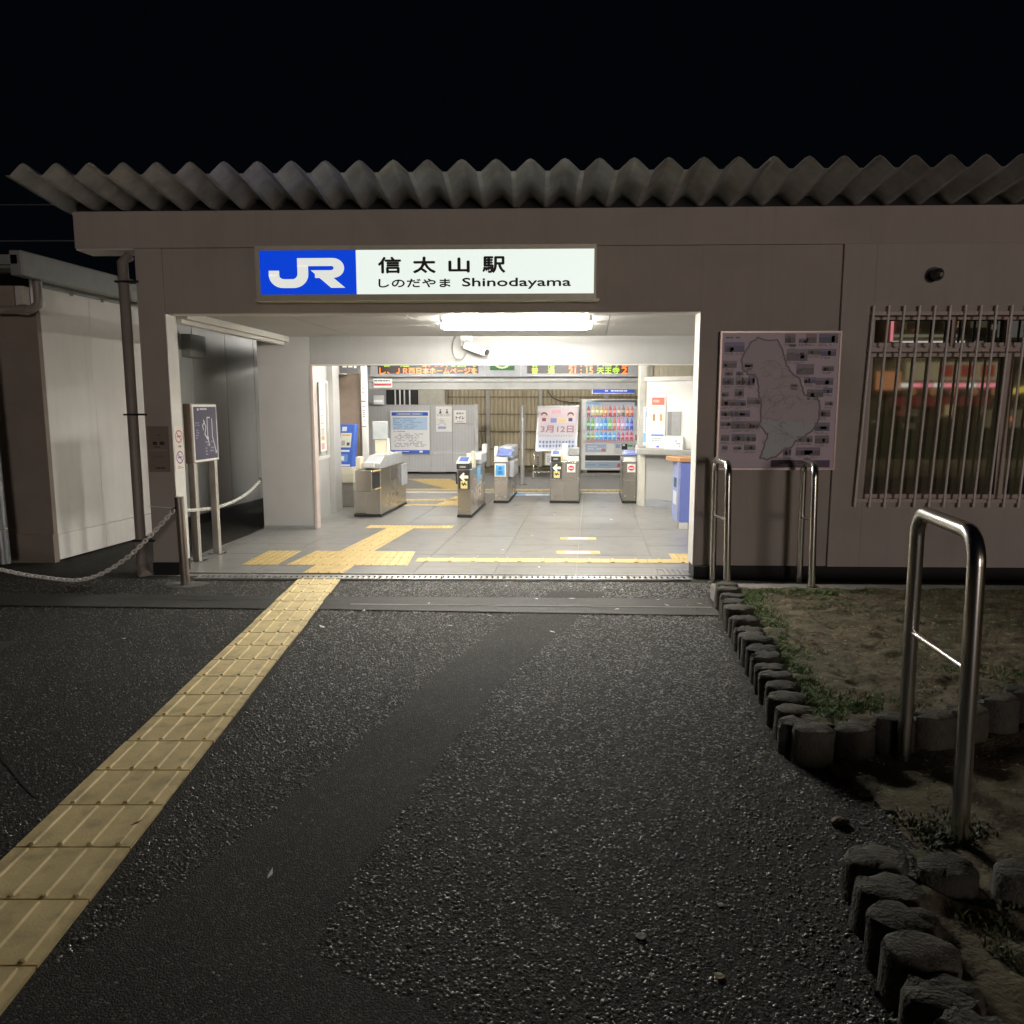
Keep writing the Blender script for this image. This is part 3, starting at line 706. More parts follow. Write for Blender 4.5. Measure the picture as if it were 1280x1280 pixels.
# ---- map board
def draw_map(mb):
    y = -.002
    out = [(.30, .965), (.245, .93), (.20, .86), (.175, .80), (.185, .74), (.23, .70), (.29, .70), (.315, .66), (.32, .60), (.335, .54), (.36, .49), (.355, .43), (.365, .37), (.35, .32), (.40, .27), (.425, .25), (.40, .19), (.38, .12),
           (.365, .075), (.44, .065), (.50, .09), (.56, .13), (.63, .155), (.66, .20), (.74, .24), (.80, .28), (.845, .34), (.86, .43), (.855, .50), (.83, .53), (.72, .55), (.70, .60), (.68, .66), (.60, .71), (.56, .76), (.53, .82), (.51, .89), (.47, .955), (.40, .94)]
    w, h = 1.05, 1.22
    P = [(a * w, b * h) for a, b in out]
    rw = random.Random(12); P2 = []
    for a in range(len(P)):
        b = (a + 1) % len(P)
        for k in range(3): f = k / 3; P2.append((P[a][0] * (1 - f) + P[b][0] * f + rw.uniform(-.007, .007), P[a][1] * (1 - f) + P[b][1] * f + rw.uniform(-.007, .007)))
    P = P2
    cen = (.47 * w, .5 * h)
    gm = pm((198, 186, 190), .55); cl = pm((92, 82, 86)); ln = pm((150, 142, 142)); gn = pm((180, 186, 188))
    mb.poly([(p_[0], y, p_[1]) for p_ in P], gm)
    mb.poly([(p_[0], y - .0003, p_[1]) for p_ in P if p_[1] < .36 * h], gn)
    ribbon(mb, P, .016, y - .0006, pm((140, 120, 128)), True); ribbon(mb, P, .006, y - .0008, cl, True)
    rn = random.Random(3)
    for k in range(60):
        x = (.36 + rn.uniform(0, .30)) * w; z = rn.uniform(.2, .88) * h; path = [(x, z)]
        for q in range(4): path.append((path[-1][0] + rn.uniform(-.02, .07) * (1 if k % 2 else -.6), path[-1][1] + rn.uniform(-.05, .03)))
        ribbon(mb, path, .004, y - .0012, ln)
    ph = [(.03, .18, .865, .925), (.54, .61, .93, .985), (.66, .71, .93, .95), (.72, .79, .93, .985), (.83, .97, .93, .985), (.56, .72, .80, .875), (.74, .83, .845, .875), (.85, .96, .835, .875), (.65, .78, .70, .765), (.87, .95, .725, .75),
          (.02, .12, .75, .79), (.02, .10, .625, .665), (.135, .18, .625, .67), (.19, .235, .625, .665), (.245, .28, .62, .69), (.13, .19, .54, .585), (.02, .06, .54, .56), (.02, .12, .47, .505), (.14, .21, .47, .50), (.24, .35, .48, .52),
          (.02, .095, .395, .42), (.11, .25, .39, .425), (.02, .09, .32, .34), (.11, .20, .30, .345), (.22, .33, .30, .345), (.12, .21, .205, .25), (.23, .31, .205, .25), (.23, .31, .14, .17), (.72, .80, .635, .67), (.82, .95, .625, .665),
          (.75, .87, .535, .58), (.86, .94, .39, .43), (.83, .94, .285, .335), (.68, .80, .20, .235), (.84, .94, .19, .24), (.57, .62, .10, .15), (.68, .87, .10, .15)]
    ph = [(max(.012, a - .008), min(.985, b + .012), c - .004, d + .008) for a, b, c, d in ph] + [(.20, .27, .75, .78), (.60, .66, .605, .63), (.88, .96, .56, .60), (.90, .97, .47, .50), (.02, .09, .205, .25), (.03, .08, .14, .17), (.13, .2, .14, .165), (.57, .63, .9, .92), (.03, .10, .69, .72), (.13, .19, .69, .72)]
    cols = [(78, 66, 108), (84, 70, 88), (70, 62, 72), (96, 74, 78), (66, 66, 92), (90, 84, 96), (74, 68, 66)]
    cols = [tuple(v + 24 for v in c_) for c_ in cols]
    for k, (a, b, c, d) in enumerate(ph):
        z0, z1 = c * h, d * h; n = 3
        bc = cols[k % 7]
        rect(mb, a * w, b * w, z0, z1, y, pm(bc))
        rect(mb, a * w, b * w, z0 + (z1 - z0) * .62, z1, y - .0004, pm(tuple(min(255, v + 34) for v in bc)))
        for q in range(n):
            xx = a + (b - a) * rn.uniform(0, .7); rect(mb, xx * w, min(b, xx + (b - a) * rn.uniform(.15, .4)) * w, z0 + (z1 - z0) * rn.uniform(0, .25), z0 + (z1 - z0) * rn.uniform(.45, .8), y - .0008, pm((52, 46, 50) if q % 2 else (112, 100, 98)))
        dashes(mb, a * w, b * w, z0 - .028, z0 - .006, 2, y, pm((128, 118, 122)), .8, k)
    rect(mb, .46 * w, .97 * w, .008 * h, .062 * h, y, pm((74, 52, 92))); dashes(mb, .50 * w, .93 * w, .018 * h, .052 * h, 2, y - .0005, pm((110, 92, 122)), .7, 5)
    dashes(mb, .03 * w, .20 * w, .955 * h, .975 * h, 1, y, pm((96, 86, 92)), .9, 8)
map_o = poster('map_board', 'large framed city map board on the facade right of the entrance', 'map board', (1.69, YF - .045, 1.05), 1.05, 1.22, pm((218, 200, 212), .55), draw_map, th=.04, frame=(mat('map_frame', (.40, .31, .28), .35, .5), .015))

# ---- notices on the column
poster('column_notice', 'pale two part paper notice low on the left column', 'notice', (-3.648, YF - .008, 1.0), .205, .43, pm((142, 128, 118)),
       lambda mb: (rect(mb, .02, .185, .2, .21, -.001, pm((170, 156, 144))), rect(mb, .05, .09, .255, .285, -.001, pm((60, 52, 50))), rect(mb, .115, .16, .255, .285, -.001, pm((60, 52, 50))), dashes(mb, .03, .18, .225, .245, 1, -.001, pm((84, 74, 70))), dashes(mb, .04, .17, .33, .36, 1, -.001, pm((120, 106, 98))), rect(mb, .05, .15, .135, .155, -.001, pm((110, 120, 140))), dashes(mb, .02, .185, .02, .05, 1, -.001, pm((70, 62, 60)))))
def draw_nosmoke(mb):
    for cz, s_ in ((.33, (176, 92, 100)), (.13, (120, 84, 150))):
        disc(mb, .1, cz, .075, .062, -.001, pm(s_), hole=.013); ribbon(mb, [(.05, cz + .04), (.15, cz - .04)], .012, -.0014, pm(s_))
        rect(mb, .06, .14, cz - .008, cz + .008, -.0007, pm((110, 100, 104)))
    dashes(mb, .03, .17, .215, .25, 1, -.001, pm((90, 84, 84))); dashes(mb, .03, .17, .02, .05, 2, -.001, pm((120, 110, 110)))
o = poster('prohibition_notice', 'white notice with two red prohibition circles on the column reveal', 'notice', (XL + .008, YF + .02, 1.0), .19, .43, pm((214, 206, 196)), draw_nosmoke, rz=R(90))

# ---- fluorescent lamps on the porch ceiling, and the hall's and platform's own
def lamp(name, label, x0, x1, y, z, group=None, r=.028, m=None):
    o = thing(name, label, 'ceiling light', ((x0 + x1) / 2, y, z), 0, group or 'fluorescent ceiling lights')
    h = (x1 - x0) / 2
    box('housing', o, -h - .03, h + .03, -.045, .045, .032, .052, M_GWHITE, .004)
    for e in (-1, 1): box('end_cap', o, e * h - .02, e * h + .02, -.025, .025, -.025, .032, M_GWHITE, .004)
    MB().tube([(-h + .02, 0, 0), (h - .02, 0, 0)], r, m or M_TUBE, 14).build('tube', o, smooth=50)
    return o
LG = None
lamp('ceiling_light', 'lit fluorescent tube on the porch ceiling nearest the entrance lintel', -.90, .525, 7.57, 2.455)
lamp('ceiling_light', 'lit fluorescent tube on the porch ceiling nearer the inner beam', -.985, .585, 8.38, 2.455)
for y, nm in ((11.2, 'above the ticket gates'), (12.5, 'beyond the ticket gates')):
    for xx, sd in ((-1.9, 'left'), (.7, 'right')):
        lamp('ceiling_light', 'lit tube on the hall ceiling %s, %s one' % (nm, sd), xx - .7, xx + .7, y, 2.53, m=M_TUBEH)

# ================================================================ INSIDE THE HALL
# surveillance camera on the beam
cc = thing('surveillance_camera', 'white surveillance camera on a bracket under the porch ceiling', 'camera', (-.80, IY, 2.36))
box('mount', cc, -.14, .0, -.05, -.002, .02, .17, M_GWHITE, .006)
MB().tube([(-.10, -.05, .09), (-.10, -.10, .03), (-.06, -.14, .01)], .02, M_GWHITE, 10).build('arm', cc, smooth=50)
mb = MB()
def obox(mb, c, ax, ay, az, hx_, hy_, hz_, m):
    c = Vector(c); ax = Vector(ax).normalized() * hx_; ay = Vector(ay).normalized() * hy_; az = Vector(az).normalized() * hz_
    mb.hexa([c - ax - ay - az, c + ax - ay - az, c + ax + ay - az, c - ax + ay - az, c - ax - ay + az, c + ax - ay + az, c + ax + ay + az, c - ax + ay + az], m)
obox(mb, (.06, -.19, -.02), (.85, -.45, -.32), (.45, .85, 0), (.3, -.16, .9), .16, .055, .05, M_GWHITE); mb.build('housing', cc, bevel=.015)
mb = MB(); obox(mb, (.055, -.19, .035), (.85, -.45, -.32), (.45, .85, 0), (.3, -.16, .9), .19, .066, .006, M_GWHITE); mb.build('sun_shield', cc, bevel=.004)
mb = MB(); mb.tube([(.195, -.262, -.07), (.215, -.272, -.078)], .035, M_DARK, 12); mb.build('lens', cc)
pts = []
for k in range(25):
    q = k / 24; pts.append((-.12 - .13 * math.sin(q * 3.14159) ** .8, -.03 - .06 * q, .15 - .30 * q + .05 * math.sin(q * 6.28)))
MB().tube(pts + [(-.08, -.13, -.10), (-.04, -.16, -.03)], .005, M_DARKSTEEL, 6).build('cable', cc, smooth=60)

# departure board
bd = thing('departure_board', 'grey hanging departure board with two lit train time displays and green clock panel', 'departure board', (-3.02, 14.25, 2.165))
box('case', bd, 0, 4.9, .02, .2, 0, .43, mat('board_grey', (.30, .31, .33), .4), .008)
def display(x0, x1, lines, nm):
    s_ = box('screen', bd, x0, x1, .008, .018, .06, .36, M_LEDBG, 0)
    for k, (m, items) in enumerate(lines):
        pass
    for m, key in ((M_LEDO, 'o'), (M_LEDG, 'g')):
        mb = MB(); any_ = False
        for z0, z1, items in lines:
            for c, tx_, a, b in items:
                if c == key: put_text(mb, tx_, x0 + a, x0 + b, z0, z1, .006, m, .003); any_ = True
        if any_: mb.build('lettering', s_)
# two display lines, the upper one partly behind the beam
l1a, l1b = .205, .34
display(.14, 1.98, [], 'left') if False else None
def led(x0, x1, rows):
    s_ = box('screen', bd, x0, x1, .008, .018, .06, .36, M_LEDBG, 0)
    for m, key in ((M_LEDO, 'o'), (M_LEDG, 'g')):
        mb = MB(); hit = False
        for z0, z1, items in rows:
            for c, s2, a, b in items:
                if c == key: put_text(mb, s2, x0 + a, x0 + b, z0, z1, .006, m, .003); hit = True
        if hit: mb.build('lettering', s_)
led(.14, 1.99, [(.185, .30, [('g', '普', .10, .24), ('g', '通', .42, .58), ('o', '21 : 01', .82, 1.28), ('g', '日根野', 1.36, 1.64), ('o', '1', 1.76, 1.80)]),
                (.055, .168, [('o', 'し、', .03, .22), ('o', 'ＪＲ西日本ホームページを', .34, 1.82)])])
led(2.88, 4.71, [(.185, .30, [('g', '普', .08, .20), ('g', '通', .38, .50), ('o', '20 : 55', .76, 1.20), ('g', '天王寺', 1.27, 1.68), ('o', '2', 1.72, 1.82)]),
                 (.055, .168, [('g', '普', .08, .20), ('g', '通', .38, .50), ('o', '21 : 15', .76, 1.20), ('g', '天王寺', 1.27, 1.68), ('o', '2', 1.72, 1.82)])])
gp_ = box('clock_panel', bd, 2.20, 2.65, .008, .018, .12, .42, emit('clock_green', lin((58, 140, 66)), .5), .02)
mb = MB()
for k in range(9):
    a = R(200 + k * 17.5); mb.poly([(2.425 + .14 * math.cos(a) + u_ * .02, .006, .27 + .105 * math.sin(a) + v_ * .016) for u_, v_ in ((-1, -1), (1, -1), (1, 1), (-1, 1))], emit('clock_marks', (.9, .95, .55), 1.0))
mb.build('marks', gp_)
for x in (2.10, 2.76): box('divider', bd, x, x + .012, .006, .02, 0, .43, M_GREYP, 0)

def draw_small(mb):
    dashes(mb, .01, .32, .10, .15, 1, -.001, pm((110, 108, 110)), .95, 2); rect(mb, .01, .33, .035, .075, -.001, pm((206, 78, 84))); dashes(mb, .02, .3, .045, .068, 1, -.0015, pm((150, 60, 66)), .6, 3)
poster('beam_sign', 'small white sign with red stripe at the left end of the gate beam', 'sign', (-2.99, 14.37, 1.975), .35, .165, M_GWHITE, draw_small)
def draw_tr(mb):
    rect(mb, .02, .98, .012, .105, -.001, pm((58, 84, 190))); dashes(mb, .30, .95, .03, .09, 1, -.0015, pm((235, 238, 248)), .9, 4)
poster('platform_sign', 'narrow blue sign with white lettering hanging above the vending machine', 'sign', (1.32, 18.0, 1.93), .98, .115, M_GWHITE, draw_tr)
MB().tube([(.9, .003, .11), (.9, .003, .7)], .008, M_DARKSTEEL, 6).build('hanger', [o for o in bpy.data.objects if o.name.startswith('platform_sign')][0])

# ticket gates
def arrow(mb, cx, cz, w, h, y, m):
    pts = [(-.5, 0), (-.02, .5), (.1, .36), (-.1, .15), (.5, .15), (.5, -.15), (-.1, -.15), (.1, -.36), (-.02, -.5)]
    mb.poly([(cx + a * w, y, cz + b * h) for a, b in pts][::-1], m)
def ic_head(t, x, w, z):
    """tilted card reader"""
    o = box('reader_block', t, x - w / 2, x + w / 2, -.03, .22, z, z + .08, M_DARK, .006)
    mb = MB().hexa([(x - w / 2, -.05, z + .08), (x + w / 2, -.05, z + .08), (x + w / 2, .20, z + .14), (x - w / 2, .20, z + .14), (x - w / 2, -.05, z + .10), (x + w / 2, -.05, z + .10), (x + w / 2, .20, z + .17), (x - w / 2, .20, z + .17)], M_CREAM); h = mb.build('reader_top', t, bevel=.006)
    mb = MB().poly([(x - w * .36, -.012, z + .112), (x + w * .36, -.012, z + .112), (x + w * .36, .17, z + .167), (x - w * .36, .17, z + .167)], pm((74, 98, 160), .2)); mb.build('touch_panel', h)
    mb = MB(); rect(mb, x - w * .25, x + w * .2, z + .025, z + .05, -.0315, pm((170, 170, 165))); mb.build('marks', o)
def arrow_panel(t, x, w, z0, z1):
    p = box('black_panel', t, x - w / 2, x + w / 2, -.007, -.001, z0, z1, M_DARK, .003)
    mb = MB(); arrow(mb, x - .002, z0 + (z1 - z0) * .66, w * .78, .13, -.0085, emit('arrow_lit', (.95, .93, .62), .9, .6)); mb.build('arrow', p)
    mb = MB(); rect(mb, x - w * .3, x + w * .3, z0 + .01, z0 + .12, -.0085, pm((226, 208, 140)))
    ribbon(mb, [(x - w * .2, z0 + .09), (x - w * .05, z0 + .06), (x + w * .05, z0 + .085), (x + w * .2, z0 + .06)], .02, -.0092, pm((60, 50, 30))); mb.build('sticker', p)
def noentry(t, x, z):
    p = box('sticker', t, x - .068, x + .068, -.006, -.001, z - .07, z + .07, M_GWHITE, .003)
    mb = MB(); disc(mb, x, z, .052, .042, -.0075, pm((200, 44, 48))); rect(mb, x - .036, x + .036, z - .009, z + .009, -.0085, pm((240, 235, 232))); mb.build('no_entry_mark', p)
def cap(t, x, w, z, y0=-.01, y1=.3, dark=False):
    mb = MB().hexa([(x - w / 2, y0, z), (x + w / 2, y0, z), (x + w / 2, y0 + .05, z), (x - w / 2, y0 + .05, z), (x - w / 2, y0, z + .075), (x + w / 2, y0, z + .075), (x + w / 2, y0 + .05, z + .10), (x - w / 2, y0 + .05, z + .10)], M_GWHITE)
    mb.build('cap', t, bevel=.004)
def body(t, w, d, z1, seam=None):
    b = box('body', t, -w / 2, w / 2, 0, d, .05, z1, M_GATE, .012)
    box('plinth', t, -w / 2 - .006, w / 2 + .006, -.006, d + .01, .012, .052, M_BLACK, .003)
    mb = MB(); mb.box(-w / 2 - .004, w / 2 + .004, -.004, d + .004, .395, .405, M_DARKSTEEL); mb.build('seam', t)
    mb = MB()
    for xx in (-w * .32, w * .32): mb.tube([(xx, -.001, .13), (xx, -.006, .13)], .014, M_STEEL, 10)
    mb.build('lock', t)
    return b
def gate(label, x, y, rz=HROT): return thing('ticket_gate', label, 'ticket gate', (x, y, 0), rz, 'ticket gates across the hall')
# B: narrow gate with a lit arrow, standing forward
t = gate('narrow ticket gate with lit arrow panel, second from left and standing forward', -1.02, 11.1)
body(t, .20, 1.5, .72); arrow_panel(t, 0, .165, .43, .70); ic_head(t, -.01, .19, .72)
box('white_edge', t, -.11, .11, -.012, .02, .712, .722, M_GWHITE, 0)
box('side_fin', t, -.125, -.10, .02, .3, .50, .66, M_DARK, .004)
box('sensor_post', t, .045, .10, .35, .5, .70, .96, M_CREAM, .012)
box('rear_head', t, -.09, .13, .9, 1.5, .72, .90, mat('gate_grey', (.42, .43, .45), .35), .03)
box('rear_cap', t, -.095, .13, .84, .9, .80, .90, M_GWHITE, .006)
box('sensor_post', t, .08, .14, 1.3, 1.5, .88, 1.02, M_GWHITE, .01)
mb = MB(); mb.box(.101, .103, .62, .98, .46, .70, pm((126, 176, 214))); mb.build('blue_sticker', t)
mb = MB(); mb.box(-.085, .105, .895, .899, .46, .70, pm((132, 184, 222))); mb.build('blue_sticker', t)
# C
t = gate('narrow ticket gate with blue card sticker, third from left', -.56, 12.82)
body(t, .24, 1.5, .72); cap(t, 0.01, .20, .71)
p = box('blue_sticker', t, -.105, .085, -.006, -.001, .46, .68, M_GWHITE, .003)
mb = MB(); rect(mb, -.085, .065, .48, .66, -.0075, pm((92, 170, 224))); disc(mb, -.01, .60, .03, .026, -.0085, pm((44, 116, 190))); rect(mb, -.05, .03, .50, .56, -.0085, pm((52, 124, 196))); rect(mb, -.06, .045, .645, .652, -.0085, pm((235, 240, 245))); mb.build('print', p)
box('sensor_post', t, -.12, -.065, .05, .2, .72, .96, M_GWHITE, .012)
mb = MB().hexa([(-.07, -.04, .82), (.16, -.04, .80), (.19, .35, .86), (-.05, .35, .90), (-.07, -.04, .84), (.16, -.04, .82), (.19, .35, .89), (-.05, .35, .93)], mat('reader_blue', lin((120, 136, 196)), .25)); mb.build('touch_panel', t, bevel=.005)
box('rear_head', t, -.1, .15, .5, 1.5, .72, .94, MATS['gate_grey'], .03)
box('side_fin', t, .12, .20, .2, 1.0, .44, .70, MATS['gate_grey'], .01)
# D: double
t = gate('wide double ticket gate with arrow panel on one half and no entry sticker on other', .51, 12.85)
body(t, .49, 1.5, .72); arrow_panel(t, -.135, .17, .43, .70); ic_head(t, -.15, .16, .72); noentry(t, .105, .605)
MB().box(-.012, -.008, -.003, .004, .06, .72, M_DARKSTEEL).build('joint', t)
cap(t, .13, .19, .72); box('sensor_post', t, -.05, .045, .10, .25, .72, 1.0, M_GWHITE, .014)
box('sensor_post', t, -.075, -.045, .02, .08, .72, .84, mat('sensor_yellow', (.72, .6, .2), .4), .006)
mb = MB().hexa([(.06, .0, .80), (.24, .0, .80), (.24, .5, .80), (.06, .5, .80), (.06, .0, .82), (.24, .0, .82), (.24, .3, .92), (.06, .3, .92)], M_DARK); mb.build('display_head', t, bevel=.008)
box('rear_head', t, -.22, .24, .6, 1.5, .72, .88, MATS['gate_grey'], .03)
# E
t = gate('ticket gate with single no entry sticker beside the office counter', 1.61, 12.88)
body(t, .255, 1.5, .72); noentry(t, .01, .605); cap(t, -.02, .20, .71)
mb = MB().hexa([(-.13, -.03, .82), (.10, -.03, .82), (.10, .3, .86), (-.13, .3, .86), (-.13, -.03, .84), (.10, -.03, .84), (.10, .3, .89), (-.13, .3, .89)], MATS['reader_blue']); mb.build('touch_panel', t, bevel=.005)
box('sensor_post', t, .08, .13, .05, .2, .72, .98, M_GWHITE, .012)
# A: the wide manned-side gate with a flap housing and display at its back
t = gate('broad steel ticket gate with bulging flap housing, leftmost of the row', -2.35, 11.12)
box('body', t, -.12, .11, 0, 1.55, .05, .72, M_GATE, .012); box('plinth', t, -.30, .115, -.004, 1.55, .012, .05, M_BLACK, .003)
box('lower_box', t, -.32, -.122, .05, 1.2, .05, .40, M_GATE, .012)
box('flap_housing', t, -.23, .02, -.14, .5, .40, .71, M_GATE, .014)
mb = MB()
mb.hexa([(.021, -.11, .44), (.024, -.11, .44), (.10, -.005, .46), (.10, -.002, .46), (.021, -.11, .68), (.024, -.11, .68), (.10, -.005, .66), (.10, -.002, .66)], M_DARK); mb.build('flap', t)
MB().tube([(.024, -.105, .69), (.115, .0, .71)], .011, M_YEL, 8).build('flap_edge', t, smooth=50)
MB().tube([(.04, -.08, .43), (.115, .0, .45)], .011, M_YEL, 8).build('flap_edge', t, smooth=50)
mb = MB(); mb.extrude([(.11, -.02, .72), (.11, 1.4, .72), (.11, 1.3, .90), (.11, .25, .90), (.11, -.02, .80)], (-.24, 0, 0), MATS['gate_grey']); mb.build('top_cover', t, bevel=.012)
box('reader_slot', t, -.13, .03, -.05, .05, .74, .82, M_GWHITE, .01)
mb = MB().hexa([(-.08, .26, .905), (.08, .26, .905), (.08, .8, .905), (-.08, .8, .905), (-.08, .26, .91), (.08, .26, .91), (.08, .8, .93), (-.08, .8, .93)], M_GWHITE); mb.build('print_panel', t, bevel=.004)
box('display_panel', t, -.15, .085, .52, .58, 1.12, 1.40, mat('display_back', (.44, .47, .48), .35), .012)
box('display_stand', t, -.12, .07, .54, .62, .88, 1.12, M_CREAM, .01)
box('sensor_post', t, .075, .11, .52, .58, .88, 1.14, M_GWHITE, .006)
box('side_sensor', t, -.23, -.15, -.1, .05, .72, .90, M_CREAM, .012)
mb = MB(); mb.box(.111, .115, .55, .95, .50, .68, M_DARKSTEEL); mb.build('side_hatch', t)
box('rear_fin', t, .111, .15, 1.2, 1.5, .36, .70, MATS['gate_grey'], .006)

# slim blue ticket machine by the left wall
t = thing('fare_machine', 'slim blue and white self service fare machine by the left hall wall', 'ticket machine', (-3.06, 12.3, 0), R(-8))
box('body', t, -.13, .14, 0, .3, .50, .66, M_CREAM, .008); box('base', t, -.12, .13, .02, .3, .012, .40, mat('base_grey', (.38, .36, .32), .5), .006); box('drawer', t, -.13, .14, -.005, .3, .40, .50, M_CREAM, .008)
mb = MB().hexa([(-.15, 0, .66), (.13, 0, .66), (.15, .12, .66), (-.13, .12, .66), (-.10, .1, 1.34), (.16, .1, 1.34), (.17, .2, 1.34), (-.09, .2, 1.34)], pm((70, 104, 190), .3)); f_ = mb.build('front', t, bevel=.008)
def fy(z): return (z - .66) / .68 * .1 - .004
def frect(mb, x0, x1, z0, z1, m, e=0):
    s0, s1 = (z0 - .66) / .68 * .05, (z1 - .66) / .68 * .05
    mb.poly([(x0 + s0, fy(z0) - e, z0), (x1 + s0, fy(z0) - e, z0), (x1 + s1, fy(z1) - e, z1), (x0 + s1, fy(z1) - e, z1)], m)
mb = MB(); frect(mb, -.11, .07, .97, 1.20, pm((226, 226, 214))); frect(mb, -.10, -.02, 1.23, 1.30, pm((220, 228, 240))); frect(mb, -.13, .06, .90, .93, pm((228, 232, 240))); frect(mb, -.11, .04, .74, .86, pm((110, 150, 214))); frect(mb, -.10, -.02, .76, .83, pm((232, 236, 244)), .001); frect(mb, -.14, .09, .67, .70, pm((226, 230, 238)))
frect(mb, -.09, .05, 1.15, 1.18, pm((218, 190, 90)), .001); frect(mb, -.09, -.03, 1.0, 1.08, pm((170, 172, 170)), .001); frect(mb, .0, .05, 1.0, 1.05, pm((90, 90, 92)), .001); mb.build('print', f_)

# dark direction sign over the side door, white strips on the post, notices on the window
mb_ = lambda mb: (rect(mb, .05, .12, .09, .16, -.001, M_GWHITE), rect(mb, .14, .21, .09, .16, -.001, M_GWHITE), rect(mb, .23, .27, .08, .12, -.001, M_GWHITE), rect(mb, .23, .27, .13, .16, -.001, M_GWHITE))
poster('door_sign', 'dark grey sign with white pictograms above the brown side doorway', 'sign', (-3.06, 12.15, 2.14), .31, .2, mat('sign_dark', (.10, .095, .10), .4), mb_, th=.05)
poster('post_notice', 'tall white paper notices stuck up the post beside the side doorway', 'notice', (-2.855, 12.735, 1.02), .075, 1.0, M_GWHITE, lambda mb: (rect(mb, 0, .07, .68, .70, -.001, pm((120, 116, 110))), rect(mb, 0, .07, .27, .285, -.001, pm((130, 126, 120))), dashes(mb, .015, .05, .72, .92, 6, -.001, pm((120, 118, 116)), .6, 4), dashes(mb, .015, .055, .32, .62, 9, -.001, pm((150, 148, 150)), .5, 6)))
def draw_win(mb):
    for k in range(4):
        for q in range(2): ribbon(mb, [(.05 + .09 * q, .92 - .2 * k), (.10 + .09 * q, .92 - .2 * k), (.10 + .09 * q, .80 - .2 * k), (.05 + .09 * q, .80 - .2 * k)], .012, -.001, pm((150, 150, 152)), True)
    rect(mb, .03, .22, .16, .21, -.001, pm((222, 190, 104))); rect(mb, .03, .21, .03, .12, -.001, pm((226, 160, 166)))
poster('window_notice', 'white notices with yellow and pink strips on the side window', 'notice', (-3.04, 10.90, .98), .34, 1.0, M_GWHITE, draw_win, rz=R(91.6))

# ---- the platform beyond the gates
structure(MB().poly([(-12, 14.45, .006), (12, 14.45, .006), (12, 24, .006), (-12, 24, .006)], mat('platform_paving', (.19, .185, .18), .75, var=.15, bump=.3, bscale=200)).build('platform'))
structure(box('platform_edge', None, -3.1, 2.2, 14.38, 14.46, .0, .03, mat('edge_white', (.6, .58, .55), .5), .004))
pt = thing('tactile_paving', 'yellow tactile line along the platform behind the gates', 'tactile paving', (0, 0, 0)); pt['kind'] = 'structure'
_t = th_; th_ = pt; ZT = .008
seg(-3.2, 2.1, 14.85, -3.2, 2.1, 15.15, 'bars', 12, 1, 4)
seg(-1.75, -1.2, 15.16, -2.9, -1.9, 17.3, 'bars', 2, 5, 4)
th_ = _t; ZT = .0135
# back fence of tan sheet with rails
fc = thing('sheet_fence', 'tan corrugated sheet fence behind the platform with dark rails', 'fence', (0, 19.6, 0))
for k in range(65):
    x = -2.93 + k * .105
    mb = MB().extrude([(x, 0, .15), (x + .028, -.022, .15), (x + .074, -.022, .15), (x + .102, 0, .15), (x + .102, .004, .15), (x, .004, .15)], (0, 0, 2.6), M_TAN); mb.build('sheet', fc)
for z in (.55, 1.0, 1.43, 1.86): box('rail', fc, -2.2, 3.9, -.05, -.023, z, z + .03, mat('rail_brown', (.20, .16, .11), .6), 0)
for x in (-1.22, .10, 1.75): box('fence_post', fc, x, x + .09, -.08, -.051, .006, 2.6, mat('post_dull', (.38, .36, .33), .55), .003)
structure(box('trackside_ground', None, -12, 12, 19.0, 19.55, .0, .12, M_SOIL, 0))
MB().tube([(-.1 + .21 * i, 19.5, 2.03 - .32 * math.sin(min(1, i / 5) * 1.57) + .012 * i * (i > 5)) for i in range(14)], .012, M_DARK, 6)
cbm = MB().tube([(.30, 19.52, 2.25), (.34, 19.5, 2.0), (.45, 19.5, 1.85), (.62, 19.5, 1.78), (.9, 19.5, 1.74), (1.5, 19.5, 1.72), (1.9, 19.5, 1.74), (2.4, 19.5, 1.78), (2.8, 19.5, 1.9)], .013, M_DARK, 6).build('cable', smooth=60); tag(cbm, 'dark cable sagging across the tan fence', 'cable')
structure(box('platform_canopy', None, -9, 9, 14.7, 20.4, 3.0, 3.05, M_CEIL, 0))
for xx, sd in ((-2.3, 'left'), (1.2, 'right')):
    lamp('ceiling_light', 'lit tube under the platform canopy, %s one' % sd, xx - .75, xx + .75, 16.6, 2.92, m=M_TUBEP)
# grey partition with posters
pa = thing('platform_partition', 'grey steel partition on the platform with posters on it', 'partition', (0, 18.62, 0))
for k in range(5):
    x0 = -4.1 + .53 * k
    box('panel', pa, x0 + .003, x0 + .527, 0, .05, .06, 1.655, M_GREYP, .004)
    for q in range(6): MB().box(x0 + .06 + q * .08, x0 + .066 + q * .08, -.002, .001, .08, 1.64, mat('groove_grey', (.36, .36, .37), .5)).build('groove', pa)
box('top_rail', pa, -4.1, -1.45, -.01, .06, 1.656, 1.68, M_GREYP, .004); box('mid_rail', pa, -2.45, -1.5, -.012, -.003, .50, .52, mat('rail_pale', (.62, .62, .62), .3), .003)
box('end_post', pa, -1.45, -1.36, -.03, .07, .006, 1.69, mat('post_pale', (.50, .50, .51), .4), .006)
dw = thing('dark_window', 'dark barred opening above the grey partition', 'window', (-3.62, 18.9, 1.66))
box('opening', dw, 0, .76, 0, .02, 0, .46, M_BLACK, 0)
for x in (.22, .335, .445, .575): MB().tube([(x, -.03, 0), (x, -.03, .46)], .018, M_GWHITE, 8).build('bar', dw, smooth=60)
